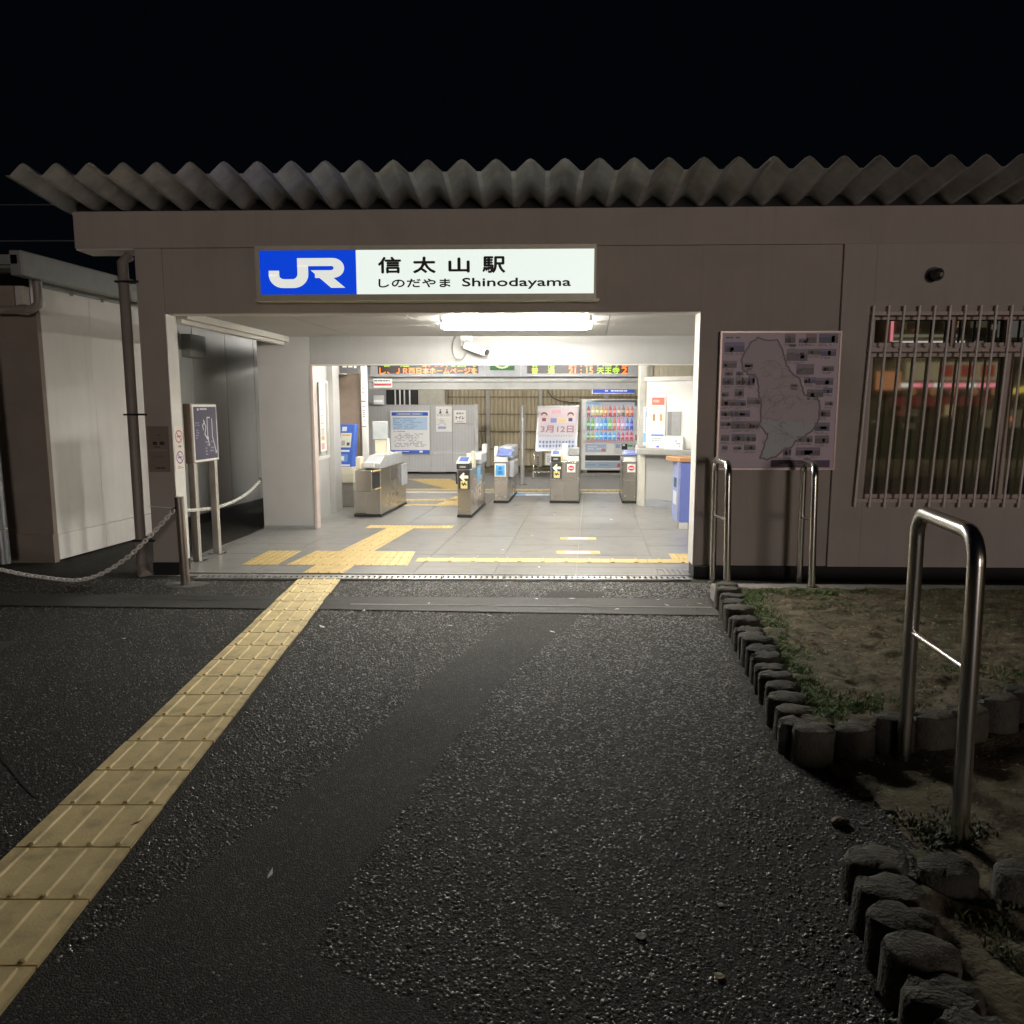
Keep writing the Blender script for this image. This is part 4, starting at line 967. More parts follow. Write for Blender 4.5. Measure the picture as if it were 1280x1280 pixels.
bw = thing('back_wall', 'pale grey wall strip behind the partition top', 'wall', (0, 18.96, 0)); box('wall', bw, -4.6, -3.62, 0, .05, 0, 2.6, M_GREYP, 0); box('wall', bw, -2.85, -2.2, 0, .05, 0, 2.6, mat('wall_buff', (.42, .40, .34), .6), 0)
def draw_tt(mb):
    W, H_ = .94, 1.02
    rect(mb, .03, W - .03, .90, .985, -.001, pm((44, 78, 176))); rect(mb, .14, W - .16, .915, .965, -.0015, pm((120, 142, 190))); dashes(mb, .20, W - .22, .92, .96, 1, -.002, pm((212, 214, 170)), .9, 2)
    rect(mb, .05, W - .05, .56, .87, -.001, pm((176, 200, 226))); dashes(mb, .07, W - .08, .58, .85, 6, -.0015, pm((140, 168, 202)), .85, 3)
    dashes(mb, .07, .42, .50, .54, 1, -.001, pm((196, 140, 150)), .9, 4); dashes(mb, .09, W - .08, .14, .48, 9, -.001, pm((162, 160, 166)), .6, 5)
    rect(mb, .0, W, .0, .075, -.001, pm((56, 92, 190))); dashes(mb, .1, .5, .02, .055, 1, -.0015, pm((210, 222, 240)), .8, 6); rect(mb, W - .25, W - .17, .015, .06, -.0015, pm((220, 230, 245)))
poster('timetable_poster', 'large white and blue information poster on the grey partition', 'poster', (-3.475, 18.58, .515), .94, 1.02, pm((226, 226, 228)), draw_tt)
def draw_wc(mb):
    for cx_ in (.11, .27):
        disc(mb, cx_, .525, .02, .018, -.001, pm((84, 84, 88)), 12); mb.poly([(cx_ - .035, -.001, .44), (cx_ + .035, -.001, .44), (cx_ + .015, -.001, .50), (cx_ - .015, -.001, .50)], pm((84, 84, 88)))
    rect(mb, .09, .13, .435, .455, -.0015, pm((84, 84, 88)))
    dashes(mb, .03, .36, .37, .42, 2, -.001, pm((140, 138, 138)), .8, 2); rect(mb, .0, .385, .335, .355, -.001, M_GWHITE); dashes(mb, .03, .36, .16, .32, 5, -.001, pm((176, 174, 172)), .6, 3); rect(mb, .05, .24, .07, .13, -.001, pm((150, 156, 196)))
poster('toilet_notice', 'white notice with two grey figures on the partition', 'notice', (-2.377, 18.60, 1.03), .39, .61, pm((222, 221, 219)), draw_wc)
def draw_toi(mb): put_text(mb, 'トイレ', .045, .245, .09, .17, -.001, M_INK, .004); put_text(mb, '車椅子', .05, .24, .205, .255, -.001, pm((70, 70, 70)), .001); dashes(mb, .07, .22, .02, .05, 1, -.001, pm((160, 158, 156)), .9, 2)
poster('toilet_sign', 'small square white toilet sign at the right end of the partition', 'sign', (-1.937, 18.60, 1.24), .285, .305, pm((228, 226, 222)), draw_toi)
box_ = thing('wall_box', 'small white box fixed on the left end of the partition', 'box', (-3.72, 18.56, 1.70)); box('case', box_, -.15, .1, -.02, .05, -.02, .2, M_GWHITE, .01); box('lens', box_, -.13, .08, -.026, -.021, .04, .09, emit('small_light', (1, 1, 1), .9), 0)
# steel post
po = MB().tube([(-.25, 16.0, .006), (-.25, 16.0, 1.65)], .045, mat('post_pale2', (.50, .50, .50), .35, .5), 12).build('steel_post', smooth=50); tag(po, 'upright pale steel post standing on the platform left of the easel poster', 'post'); MB().tube([(0, 0, 0), (0, 0, .02)], .09, M_DARKSTEEL, 14).build('base', po, loc=(-.25, 16.0, .006))
# easel poster board
ez = thing('poster_stand', 'leaning framed poster stand between the steel post and vending machine', 'poster stand', (.0, 17.5, 0))
def lean(z): return -.02 + .12 * (z - .1)
lw = .94
mb = MB().hexa([(.02, lean(.62), .62), (.02 + lw, lean(.62), .62), (.02 + lw, lean(.62) + .04, .62), (.02, lean(.62) + .04, .62), (.02 + .05, lean(1.65), 1.65), (.07 + lw, lean(1.65), 1.65), (.07 + lw, lean(1.65) + .04, 1.65), (.07, lean(1.65) + .04, 1.65)], mat('frame_silver', (.66, .66, .66), .35, .5)); bo = mb.build('board', ez, bevel=.006)
mb = MB()
def er(x0, x1, z0, z1, m, e=.003):
    q = lambda z: .05 * (z - .62) / 1.03
    mb.poly([(x0 + q(z0), lean(z0) - e, z0), (x1 + q(z0), lean(z0) - e, z0), (x1 + q(z1), lean(z1) - e, z1), (x0 + q(z1), lean(z1) - e, z1)], m)
er(.06, .92, .67, 1.60, pm((208, 204, 212))); er(.06, .92, 1.26, 1.60, pm((222, 206, 214)), .004); er(.06, .92, .67, .90, pm((196, 204, 222)), .004)
er(.35, .55, 1.48, 1.56, pm((226, 180, 190)), .005); er(.33, .47, 1.27, 1.37, pm((150, 150, 204)), .005); er(.50, .68, 1.28, 1.36, pm((236, 208, 130)), .005)
for cx_ in (.18, .78):    # plain round-headed figures
    for rr, cz, m in ((.075, 1.44, pm((92, 66, 70))), (.055, 1.425, pm((236, 206, 190)))):
        q = .05 * (cz - .62) / 1.03
        mb.poly([(cx_ + q + rr * math.cos(R(30 * k)), lean(cz) - .005 - (.001 if rr < .06 else 0), cz + rr * .9 * math.sin(R(30 * k))) for k in range(12)], m)
    er(cx_ - .045, cx_ + .045, 1.30, 1.375, pm((150, 84, 92) if cx_ < .5 else (84, 84, 110)), .005)
rn = random.Random(9)
def easel_text(t_, x0, x1, z0, z1, m, w):
    tm = MB(); put_text(tm, t_, x0, x1, z0, z1, 0, m, w)
    for q in range(len(tm.v)):
        x, y, z = tm.v[q]; tm.v[q] = (x + .05 * (z - .62) / 1.03, lean(z) - .006 + y, z)
    k = len(mb.v); i_ = mb.m(m); mb.v += tm.v; mb.f += [tuple(k + a for a in f) for f in tm.f]; mb.mi += [i_] * len(tm.f)
easel_text('3月12日', .12, .86, 1.05, 1.20, pm((186, 128, 140)), .006)
for z0, z1, c in ((.80, .87, (120, 124, 160)), (.71, .78, (120, 124, 160)), (.95, .99, (170, 168, 186))):
    x = .10
    while x < .88:
        w_ = (z1 - z0) * rn.uniform(.35, .6); er(x, min(.9, x + w_), z0 + (z1 - z0) * rn.uniform(0, .3), z1 - (z1 - z0) * rn.uniform(0, .3), pm(c), .005); er(x - .01, min(.9, x + w_ + .01), (z0 + z1) / 2, (z0 + z1) / 2 + .012, pm(c), .0055); x += w_ + .04
mb.build('print', bo)
for x in (.0, .93): MB().tube([(x, .02, .61), (x - .03, -.06, .01)], .016, M_STEEL, 8).build('leg', ez, smooth=50)
for x in (.08, .86): MB().tube([(x, .1, .9), (x, .5, .01)], .014, M_STEEL, 8).build('leg', ez, smooth=50)
MB().tube([(-.03, -.045, .16), (.90, -.045, .16)], .014, M_STEEL, 8).build('crossbar', ez, smooth=50)
poster('hanging_sheet', 'pale paper sheet hanging below the framed poster stand', 'paper', (.25, 17.36, .32), .25, .27, pm((214, 216, 220)), lambda mb: dashes(mb, .03, .2, .05, .22, 4, -.001, pm((150, 156, 170)), .7, 2))

# vending machine
vm = thing('vending_machine', 'white drinks vending machine with lit rows of bottles and cans', 'vending machine', (1.11, 18.4, .006))
VW = 1.46; VWH = mat('vending_white', (.72, .72, .70), .35, var=.03)
box('body', vm, 0, VW, .04, .7, .06, 1.75, VWH, .012)
for x in (.06, VW - .16): box('foot', vm, x, x + .1, .06, .6, 0, .06, M_DARKSTEEL, 0)
box('door', vm, .015, VW - .015, 0, .039, .08, 1.735, VWH, .012)
dpz = [(1.38, 1.62, 'a'), (1.06, 1.34, 'b'), (.82, .99, 'c')]
wdw = box('display_window', vm, .10, 1.25, -.006, -.001, .76, 1.68, emit('vending_lit', (.82, .9, 1.0), .5), .004)
pal = {'a': [(150, 70, 60), (222, 190, 120), (196, 168, 96), (205, 165, 80), (214, 120, 60), (190, 70, 56), (206, 72, 60), (178, 140, 110), (110, 80, 60), (214, 110, 40), (206, 84, 46)],
       'b': [(86, 130, 60), (110, 160, 70), (170, 200, 230), (90, 160, 220), (60, 130, 210), (110, 180, 90), (214, 120, 80), (230, 120, 140), (214, 150, 190), (90, 110, 190), (50, 60, 180)],
       'c': [(100, 140, 60), (160, 150, 60), (90, 170, 220), (70, 150, 220), (40, 120, 210), (50, 130, 220), (90, 160, 220), (120, 70, 120), (200, 60, 80), (206, 70, 90), (196, 50, 70)]}
PE = {}
def pe(rgb):
    if rgb not in PE: PE[rgb] = emit('lit_%02x%02x%02x' % rgb, lin(rgb), .42, .7)
    return PE[rgb]
for z0, z1, kk in dpz:
    MB().box(.11, 1.24, -.035, -.007, z0 - .05, z0 - .012, M_GWHITE).build('shelf', wdw)
    mb = MB(); rnd = random.Random(z0)
    for k in range(22): rect(mb, .12 + k * .051, .155 + k * .051, z0 - .044, z0 - .018, -.0362, pe((220, 90, 110) if rnd.random() < .6 else (90, 110, 190)))
    mb.build('button_row', wdw)
    for k in range(11):
        x = .165 + k * .102; c = tuple(int(v * .74 + w_ * .26) for v, w_ in zip(pal[kk][k], (200, 215, 235))); hh = (z1 - z0) * random.Random(k * 7 + int(z0 * 100)).uniform(.86, 1)
        mb = MB()
        mb.tube([(x, -.03, z0 - .01), (x, -.03, z0 + hh * .66), (x, -.03, z0 + hh * .82), (x, -.03, z0 + hh)], .036, pe(c), 8, rs=[.038, .038, .022, .018])
        mb.tube([(x, -.03, z0 + hh * .25), (x, -.03, z0 + hh * .5)], .0385, pe(tuple(min(255, v + 70) for v in c)), 8)
        mb.build('bottle', wdw, smooth=50)  # bottles glow in their own colour, in place of cabinet light
mb = MB(); rect(mb, .12, .42, 1.63, 1.67, -.007, pe((120, 190, 236))); rect(mb, .5, 1.2, 1.63, 1.66, -.007, pe((236, 206, 180))); mb.build('header', wdw)
box('poster_panel', vm, .10, .60, -.005, -.001, .50, .70, pm((164, 178, 200)), .003)
mb = MB(); dashes(mb, .16, .54, .55, .66, 2, -.0062, pm((214, 214, 226)), .8, 3); rect(mb, .48, .58, .52, .58, -.0062, pm((196, 120, 110))); mb.build('print', bpy.data.objects['poster_panel'])
box('coin_panel', vm, .78, 1.40, -.008, -.001, .46, .71, mat('coin_panel', (.60, .60, .60), .35), .004)
mb = MB(); rect(mb, .82, .93, .60, .69, -.0095, pm((150, 160, 200))); rect(mb, .96, 1.10, .56, .70, -.0095, M_DARK); rect(mb, .98, 1.04, .65, .69, -.0102, pm((220, 222, 222))); rect(mb, 1.11, 1.22, .63, .68, -.0095, pm((70, 170, 90))); rect(mb, 1.24, 1.32, .62, .66, -.0095, pm((150, 150, 160))); disc(mb, 1.05, .50, .05, .045, -.0095, pm((104, 156, 110)), 14); mb.build('coin_slots', vm)
box('side_label', vm, 1.28, 1.40, -.005, -.001, .78, .92, pm((150, 128, 110)), .003)
box('dispensing_flap', vm, .10, 1.25, -.012, -.001, .30, .43, M_DARK, .006)
box('lower_panel', vm, .10, 1.25, -.006, -.001, .12, .27, pm((150, 166, 182)), .003)
mb = MB(); dashes(mb, .14, .8, .17, .22, 1, -.0072, pm((110, 140, 170)), .7, 3); mb.poly([(.86, -.0072, .15), (.93, -.0072, .15), (.93, -.0072, .25), (.88, -.0072, .22)], pm((190, 50, 60))); mb.build('lower_print', vm)
vp = structure(box('vending_plinth', None, 1.0, 2.6, 18.3, 19.0, .0, .055, M_KERB, .006))
vm.location.z = .056
# ---- ticket office with counter on the right
of = thing('ticket_office', 'white ticket office front with grey counter at the right of the hall', 'ticket office', (1.75, 12.50, 0), R(-30))
box('front_panel', of, .04, 1.3, .02, .08, .96, 2.02, M_GWHITE, .004)
box('top_rail', of, .0, 1.32, .0, .1, 2.02, 2.09, M_REVEAL, .006)
box('counter_top', of, -.02, 1.3, -.22, .08, .87, .955, mat('counter_grey', (.34, .335, .32), .35), .008)
box('lower_panel', of, .06, 1.3, .0, .06, .13, .868, M_WHITE, .003); box('counter_skirting', of, .055, 1.3, -.006, .062, .012, .129, mat('skirt_grey', (.33, .34, .36), .5), .002)
box('corner_post', of, -.05, .058, -.02, .08, .012, .868, mat('post_cream', (.56, .54, .46), .5), .006)
wo = box('service_window', of, .40, .62, .012, .019, 1.17, 1.54, mat('window_grey', (.25, .25, .25), .2), .003)
MB().box(.47, .62, .006, .011, 1.17, 1.54, mat('window_grey2', (.36, .36, .36), .2)).build('sliding_pane', wo)
MB().box(.385, .635, .004, .0115, 1.545, 1.57, M_GWHITE).build('window_frame', wo)
p_ = lambda mb: (rect(mb, .01, .22, .68, .80, -.001, pm((222, 106, 88))), dashes(mb, .03, .2, .70, .78, 1, -.0015, pm((238, 170, 156)), .8, 2), rect(mb, .0, .235, .36, .66, -.0007, pm((240, 224, 204))), dashes(mb, .02, .21, .60, .64, 1, -.001, pm((200, 184, 160)), .8, 8), rect(mb, .03, .075, .43, .54, -.0015, pm((150, 120, 90))), rect(mb, .145, .19, .43, .54, -.0015, pm((176, 140, 90))), rect(mb, .01, .22, .19, .22, -.001, pm((84, 122, 206))), dashes(mb, .02, .2, .10, .17, 2, -.001, pm((150, 160, 160)), .8, 5), rect(mb, .1, .15, .01, .04, -.001, pm((96, 110, 196))))
o1 = poster('office_poster', 'tall white poster with red heading on the ticket office front', 'poster', (0, 0, 0), .24, .84, pm((238, 238, 232)), p_); o1.rotation_euler = (0, 0, R(-30)); o1.location = Matrix.Rotation(R(-30), 4, 'Z') @ Vector((.13, -.01, .965)) + Vector((1.75, 12.50, 0))
def at_office(x, y, z): return Matrix.Rotation(R(-30), 4, 'Z') @ Vector((x, y, z)) + Vector((1.75, 12.50, 0))
o2 = poster('office_notice', 'small white lettered notice above the office service window', 'notice', at_office(.39, .008, 1.58), .2, .12, pm((244, 242, 234)), lambda mb: dashes(mb, .02, .18, .02, .10, 3, -.001, pm((180, 178, 170)), .8, 7), rz=R(-30))
o3 = poster('counter_leaflets', 'white leaflet holder standing on the office counter', 'leaflet holder', at_office(.40, -.10, .956), .30, .20, pm((234, 236, 236)), lambda mb: (rect(mb, .06, .15, .03, .13, -.001, pm((212, 218, 222))), dashes(mb, .17, .26, .03, .15, 3, -.001, pm((170, 180, 190)), .6, 3)), rz=R(-30), th=.05)
o4 = poster('vertical_banner', 'narrow blue vertical sign on the edge of the office beside the gate', 'sign', (1.76, 12.56, 1.0), .07, .62, pm((234, 236, 240)), lambda mb: (rect(mb, .03, .066, .22, .60, -.001, pm((70, 92, 160))), dashes(mb, .035, .06, .24, .58, 8, -.0015, pm((214, 220, 240)), .8, 5), rect(mb, .0, .07, .05, .2, -.001, pm((140, 190, 230)))))
# blue cabinet with a wooden top
bc = thing('blue_cabinet', 'blue cabinet with a wooden top behind the right entrance jamb', 'cabinet', (1.90, 10.12, 0))
box('body', bc, .02, .52, 0, .42, .10, .90, M_BLUE, .006); box('side_panel', bc, -.012, .019, .01, .42, .10, .90, mat('cabinet_side', (.34, .38, .62), .5), .003)
mb = MB().extrude([(.0, -.03, .90), (.56, -.03, .90), (.56, .45, .90), (-.10, .45, .90), (-.12, .3, .90)], (0, 0, .055), M_WOOD); mb.build('top', bc, bevel=.006)
mb = MB().box(.02, .13, -.01, .03, .0125, .098, M_GWHITE); mb.build('foot', bc, bevel=.004); mb = MB(); mb.box(.40, .5, .3, .4, .0125, .098, M_GWHITE); mb.build('foot', bc)
mb = MB(); mb.poly([(-.014, .3, .55), (-.014, .1, .55), (-.014, .1, .68), (-.014, .3, .68)], pm((60, 90, 110))); mb.poly([(-.0141, .33, .32), (-.0141, .08, .32), (-.0141, .08, .50), (-.0141, .33, .50)], M_GWHITE); mb.build('print', bc)

# ================================================================ LEFT: ANNEX, INFO BOARD, CHAINS
ax = thing('annex_building', 'pale panelled annex building with grey eave left of the entrance', 'building', (0, 0, 0))
DA = Vector((.105, 1.0))
def aw(y, o=0.): return (-4.99 + (y - 7.8) * .105 + o, y)
def aslab(name, y0, y1, o0, o1, z0, z1, m, bevel=.003):
    a, b, c, d = aw(y0, o1), aw(y0, o0), aw(y1, o0), aw(y1, o1)
    q = [(b[0], b[1]), (a[0], a[1]), (d[0], d[1]), (c[0], c[1])]
    return MB().hexa([(x, y, z0) for x, y in q] + [(x, y, z1) for x, y in q], m).build(name, ax, bevel=bevel)
yj = [7.8, 8.55, 9.15, 9.72]
for a in range(3):
    aslab('wall_panel', yj[a] + (.003 if a else 0), yj[a + 1], -.08, 0, .29, 2.92, M_ANNEX, .004)
    aslab('lower_panel', yj[a] + (.003 if a else 0), yj[a + 1], -.08, .014, .02, .286, M_ANNEX, .004)
aslab('front_wall', 7.74, 7.797, -4.5, .012, 0, 2.55, M_ANNEXF)
aslab('front_beam', 7.68, 7.797, -4.5, -.16, 2.56, 2.80, mat('annex_beam', (.34, .27, .23), .6), .006)
aslab('beam_end', 7.70, 7.797, -.156, -.08, 2.56, 2.80, M_REVEAL, .004)
aslab('front_skirting', 7.72, 7.739, -4.5, .014, 0, .30, M_ANNEXF)
for a in range(5):
    aslab('shutter_panel', 9.73 + a * .9, 10.62 + a * .9, -.08, -.005, .12, 2.92, M_GREYPANEL, .006)
aslab('base', 9.73, 14.2, -.08, .03, 0, .119, M_BLACK)
aslab('side_box', 10.35, 10.75, -.0045, .12, 2.28, 2.58, mat('dull_box', (.22, .22, .2), .6), .008)
aslab('roof', 7.28, 14.5, -4.6, .22, 2.93, 3.02, M_FASCIA, .004)
aslab('eave_fascia', 7.28, 14.5, .14, .26, 2.83, 3.06, M_FASCIA, .012)
aslab('soffit', 7.31, 14.4, -.1, .139, 2.90, 2.928, mat('soffit_dark', (.2, .2, .19), .6), 0)
aslab('flashing', 7.8, 9.8, .001, .02, 2.80, 2.899, M_FASCIA, .003)
for y in (8.25, 8.75): MB().tube([aw(y, .02) + (2.80,), aw(y, .04) + (2.79,)], .02, M_PIPE, 8).build('bolt', ax)
MB().tube([(-9.5, 7.60, 2.555), (-5.02, 7.60, 2.555), (-4.93, 7.60, 2.56), (-4.87, 7.60, 2.60), (-4.86, 7.60, 2.66), (-4.86, 7.60, 2.84)], .042, M_PIPE, 12).build('gutter_pipe', ax, smooth=50)
MB().tube([(-5.06, 7.60, 2.555), (-4.98, 7.60, 2.555)], .052, M_PIPE, 12).build('pipe_joint', ax, smooth=50)
vp_ = MB().tube([(-5.33, 7.45, .05), (-5.36, 7.45, 2.5)], .06, mat('pole_grey', (.34, .36, .38), .35, .6), 12).build('grey_pole', smooth=50); tag(vp_, 'grey metal pole at the far left before the annex front', 'pole')
for z in (.4, 1.25): MB().tube([(-5.33 - .012 * z, 7.45, z), (-5.33 - .012 * z, 7.45, z + .02)], .07, M_STEEL, 12).build('band', vp_)

# information board on two posts
ib = thing('information_board', 'navy information board with white map on two steel posts', 'information board', (-3.485, 7.76, 0), R(90 - 4.5))
box('case', ib, 0, .53, 0, .085, 1.035, 1.645, mat('board_case', (.34, .28, .23), .45), .008)
fp = box('face_panel', ib, .012, .52, -.010, -.001, 1.045, 1.635, mat('board_edge', (.82, .81, .78), .35), .004)
mb = MB(); rect(mb, .032, .50, 1.068, 1.612, -.0115, pm((74, 72, 90), .3)); y = -.0125; wh = pm((206, 206, 212)); g2 = pm((140, 140, 154))
disc(mb, .12, 1.585, .02, .014, y, wh, 12); dashes(mb, .16, .40, 1.57, 1.605, 1, y, wh, .95, 3)
for p_ in ([(.36, 1.50), (.30, 1.50), (.30, 1.30), (.33, 1.20)], [(.22, 1.48), (.27, 1.40), (.24, 1.33), (.30, 1.27)], [(.40, 1.49), (.40, 1.3), (.44, 1.2), (.47, 1.12)], [(.25, 1.46), (.20, 1.42), (.22, 1.37)], [(.26, 1.30), (.32, 1.29)]): ribbon(mb, p_, .014, y, wh)
dashes(mb, .05, .14, 1.28, 1.46, 7, y, g2, .8, 6); dashes(mb, .24, .45, 1.10, 1.26, 5, y, g2, .4, 9); rect(mb, .45, .48, 1.12, 1.15, y, wh); mb.build('print', fp)
for x in (.02, .45):
    p_ = box('post', ib, x, x + .06, .005, .075, .012, 1.034, mat('post_silver', (.50, .47, .42), .38, .3), .005)
    mb = MB(); mb.box(x - .03, x + .09, -.04, .12, .0125, .02, M_STEEL); mb.build('foot', p_, bevel=.003)
    mb = MB(); mb.tube([(x + .03, -.04, .02), (x + .03, -.065, .03)], .012, M_STEEL, 8); mb.build('bolt', p_)

# chain post and chains
cp = thing('chain_post', 'slim steel post with white chains beside the entrance column', 'post', (-3.18, 6.78, 0))
MB().tube([(0, 0, 0), (-.015, 0, .80)], .040, mat('post_brownsteel', (.30, .26, .22), .35, .7), 14).build('pole', cp, smooth=50)
MB().tube([(-.015, 0, .80), (-.015, 0, .808)], .042, M_DARKSTEEL, 14).build('cap', cp, smooth=50)
MB().tube([(-.02, -.045, .72), (-.06, -.06, .70), (-.06, -.05, .67)], .008, M_STEEL, 6).build('hook', cp)
MB().poly([(.19 * (1 + .2 * math.sin(3 * a)) * math.cos(a), .15 * (1 + .2 * math.cos(2 * a)) * math.sin(a), .003) for a in [k * .3927 for k in range(16)]], mat('old_concrete', (.10, .095, .085), .9)).build('footing', cp)
def chain(name, label, pts, step, ll, lw_, wire):
    P = [Vector(p) for p in pts]
    # smooth resample
    S_ = []
    for a in range(len(P) - 1):
        p0, p1, p2, p3 = P[max(a - 1, 0)], P[a], P[a + 1], P[min(a + 2, len(P) - 1)]
        for k in range(24):
            t_ = k / 24; S_.append(.5 * ((2 * p1) + (p2 - p0) * t_ + (2 * p0 - 5 * p1 + 4 * p2 - p3) * t_ ** 2 + (3 * p1 - p0 - 3 * p2 + p3) * t_ ** 3))
    S_.append(P[-1]); mb = MB(); acc = 0.; k = 0; nxt = 0.
    for a in range(len(S_) - 1):
        d = S_[a + 1] - S_[a]; ln = d.length
        while nxt <= acc + ln:
            c = S_[a] + d * ((nxt - acc) / max(ln, 1e-6)); t_ = d.normalized(); side = t_.cross(Vector((0, 0, 1))).normalized(); upv = side.cross(t_)
            s2 = side if k % 2 else upv; s2 = (s2 * math.cos(.5) + (upv if k % 2 else -side) * math.sin(.5))
            ring = []
            for q in range(10):
                w_ = 2 * math.pi * q / 10; ring.append(c + t_ * (math.cos(w_) * ll / 2) + s2 * (math.sin(w_) * lw_ / 2))
            mb.tube(ring + [ring[0]], wire, M_CHAIN, 6, caps=False)
            k += 1; nxt += step
        acc += ln
    o = mb.build(name, smooth=60); tag(o, label, 'chain'); return o
chain('chain', 'white chain sagging to the ground left of the chain post', [(-3.24, 6.73, .68), (-3.44, 6.72, .47), (-3.66, 6.71, .27), (-3.90, 6.70, .12), (-4.14, 6.70, .055), (-4.45, 6.70, .08), (-4.75, 6.70, .13), (-5.15, 6.70, .24), (-5.6, 6.7, .42)], .037, .054, .033, .0072)
chain('chain', 'thin white chain hanging between the column and the inner hall wall', [(-3.42, 7.42, .60), (-3.50, 7.9, .545), (-3.55, 8.5, .50), (-3.58, 9.1, .505), (-3.6, 9.6, .56), (-3.61, 9.99, .65)], .036, .050, .030, .0056)
w_ = MB().tube([(-3.2, 6.76, .66), (-3.34, 7.14, .652), (-3.67, 7.15, .675)], .004, M_CHAIN, 6).build('thin_wire', smooth=60); tag(w_, 'thin pale wire from the chain post across the column', 'wire')
box('hook_plate', [o for o in bpy.data.objects if o.name == 'chain.001'][0], -3.63, -3.59, 9.985, 9.997, .62, .69, M_DARKSTEEL, 0)

# overhead wires behind the station
for zz, yy_, lb in ((6.75, 20.0, 'upper thin overhead wire in the night sky at far left'), (5.95, 20.4, 'lower thin overhead wire in the night sky at far left')):
    o = MB().tube([(-40, yy_, zz + .25), (-20, yy_, zz - .02), (-10, yy_, zz - .05), (2, yy_, zz - .6)], .018, mat('wire_grey', (.35, .36, .4), .4, .5), 6).build('overhead_wire', smooth=60); tag(o, lb, 'wire', 'overhead wires')

# ================================================================ RIGHT: BARRIERS, FLOWER BEDS
def hoop(label, A, B, h, hb, r=.029):
    A, B = Vector(A), Vector(B); t_ = thing('hoop_barrier', label, 'barrier', (A.x, A.y, 0), 0, 'steel hoop barriers')
    o0 = Vector((A.x, A.y, 0)); top_a = Vector((A.x - .01, A.y, h)); top_b = Vector((B.x - .02, B.y, h + .005))
    d = (top_b - top_a).normalized(); rb = .11; path = [A - o0, top_a - Vector((0, 0, rb)) - o0]
    for k in range(1, 8):
        a = math.pi / 2 * k / 8; path.append(top_a - o0 + d * (rb * (1 - math.cos(a))) + Vector((0, 0, -rb * (1 - math.sin(a)))))
    path.append(top_a + d * rb - o0); path.append(top_b - d * rb - o0)
    for k in range(1, 8):
        a = math.pi / 2 * k / 8; path.append(top_b - o0 - d * (rb * (1 - math.sin(a))) + Vector((0, 0, -rb * (1 - math.cos(a)))))
    path += [top_b - Vector((0, 0, rb)) - o0, B - o0]
    mb = MB(); mb.tube(path, r, M_HOOP, 20); mb.build('hoop_tube', t_, smooth=50)
    ca = A.lerp(top_a, hb[0]) - o0; cb_ = B.lerp(top_b, hb[1]) - o0
    mb = MB(); mb.tube([ca + d * .02, cb_ - d * .02], r * .42, M_HOOP, 12); mb.build('crossbar', t_, smooth=50)
    for p_ in (A, B): q = p_ - o0; MB().tube([q + Vector((0, 0, -.01)), q + Vector((0, 0, .006))], r * 1.4, M_DARKSTEEL, 14).build('ground_collar', t_)
    return t_
hoop('steel hoop barrier nearest the right entrance jamb before the facade', (1.655, 7.03, 0), (1.61, 6.33, .13), 1.14, (.55, .54))
hoop('steel hoop barrier standing under the right edge of the map board', (2.415, 6.93, 0), (2.31, 6.33, .13), 1.135, (.55, .54))
hoop('large steel hoop barrier in front, between the two log edged beds', (1.69, 3.38, 0), (1.575, 2.70, 0), 1.155, (.53, .57), .030)

def log_mesh(seed, h=.175):
    rn = random.Random(seed); mb = MB(); n = 18; rings = [(1.0, -.02), (1.01, h * .35), (.99, h * .75), (1.0, h - .022), (.955, h - .006), (.86, h), (.45, h + .002)]
    i = mb.m(M_LOG); jt = [rn.uniform(.955, 1.04) for _ in range(n)]; chip = set(rn.sample(range(n), 3))
    for s_, z in rings:
        for a in range(n):
            w_ = 2 * math.pi * a / n; q = s_ * jt[a] * rn.uniform(.972, 1.022) * (1 - (.10 if (s_ < .97 and a in chip) else 0))
            mb.v.append((.098 * q * math.cos(w_), .076 * q * math.sin(w_), z + rn.uniform(-.003, .003) - (.012 if (h - .03 < z and s_ > .8 and a in chip) else 0)))
    for b in range(len(rings) - 1):
        for a in range(n):
            c = (a + 1) % n; mb.f.append((b * n + a, b * n + c, (b + 1) * n + c, (b + 1) * n + a)); mb.mi.append(i)
    mb.f.append(tuple((len(rings) - 1) * n + a for a in range(n))); mb.mi.append(i)
    return mb.mesh('log', 40)
LOGM = [log_mesh(s_) for s_ in range(6)]
def logs(label, spots):
    t_ = thing('log_edging', label, 'log edging', (spots[0][0], spots[0][1], 0), 0, 'concrete log edgings')
    for k, (x, y) in enumerate(spots):
        o = bpy.data.objects.new('log', LOGM[random.randrange(6)]); COL.objects.link(o); o.parent = t_
        o.location = (x - spots[0][0] + random.uniform(-.006, .006), y - spots[0][1] + random.uniform(-.006, .006), random.uniform(-.03, .012)); q_ = random.uniform(.92, 1.07); o.scale = (q_, q_ * random.uniform(.96, 1.05), 1)
        o.rotation_euler = (R(random.uniform(-3, 3)), R(random.uniform(-3, 3)), R(random.choice((0, 180)) + random.uniform(-6, 6)))
    return t_
row = [(1.575 - .325 * k / 18, 6.20 - 2.74 * k / 18) for k in range(19)]
row += [(1.272, 3.375), (1.482, 3.44), (1.69, 3.49), (1.90, 3.545), (2.11, 3.64), (2.32, 3.74), (2.53, 3.86), (2.74, 3.97), (2.95, 4.08), (3.16, 4.19)]
logs('row of concrete logs edging the soil bed along the pavement and corner', row)
logs('dark concrete logs edging the near bed at the lower right corner', [(1.93, 2.19), (1.73, 2.225), (1.53, 2.26), (1.33, 2.315), (1.125, 2.375), (1.085, 2.215), (1.055, 2.065), (1.035, 1.92), (1.03, 1.775), (1.022, 1.625), (1.01, 1.48)])
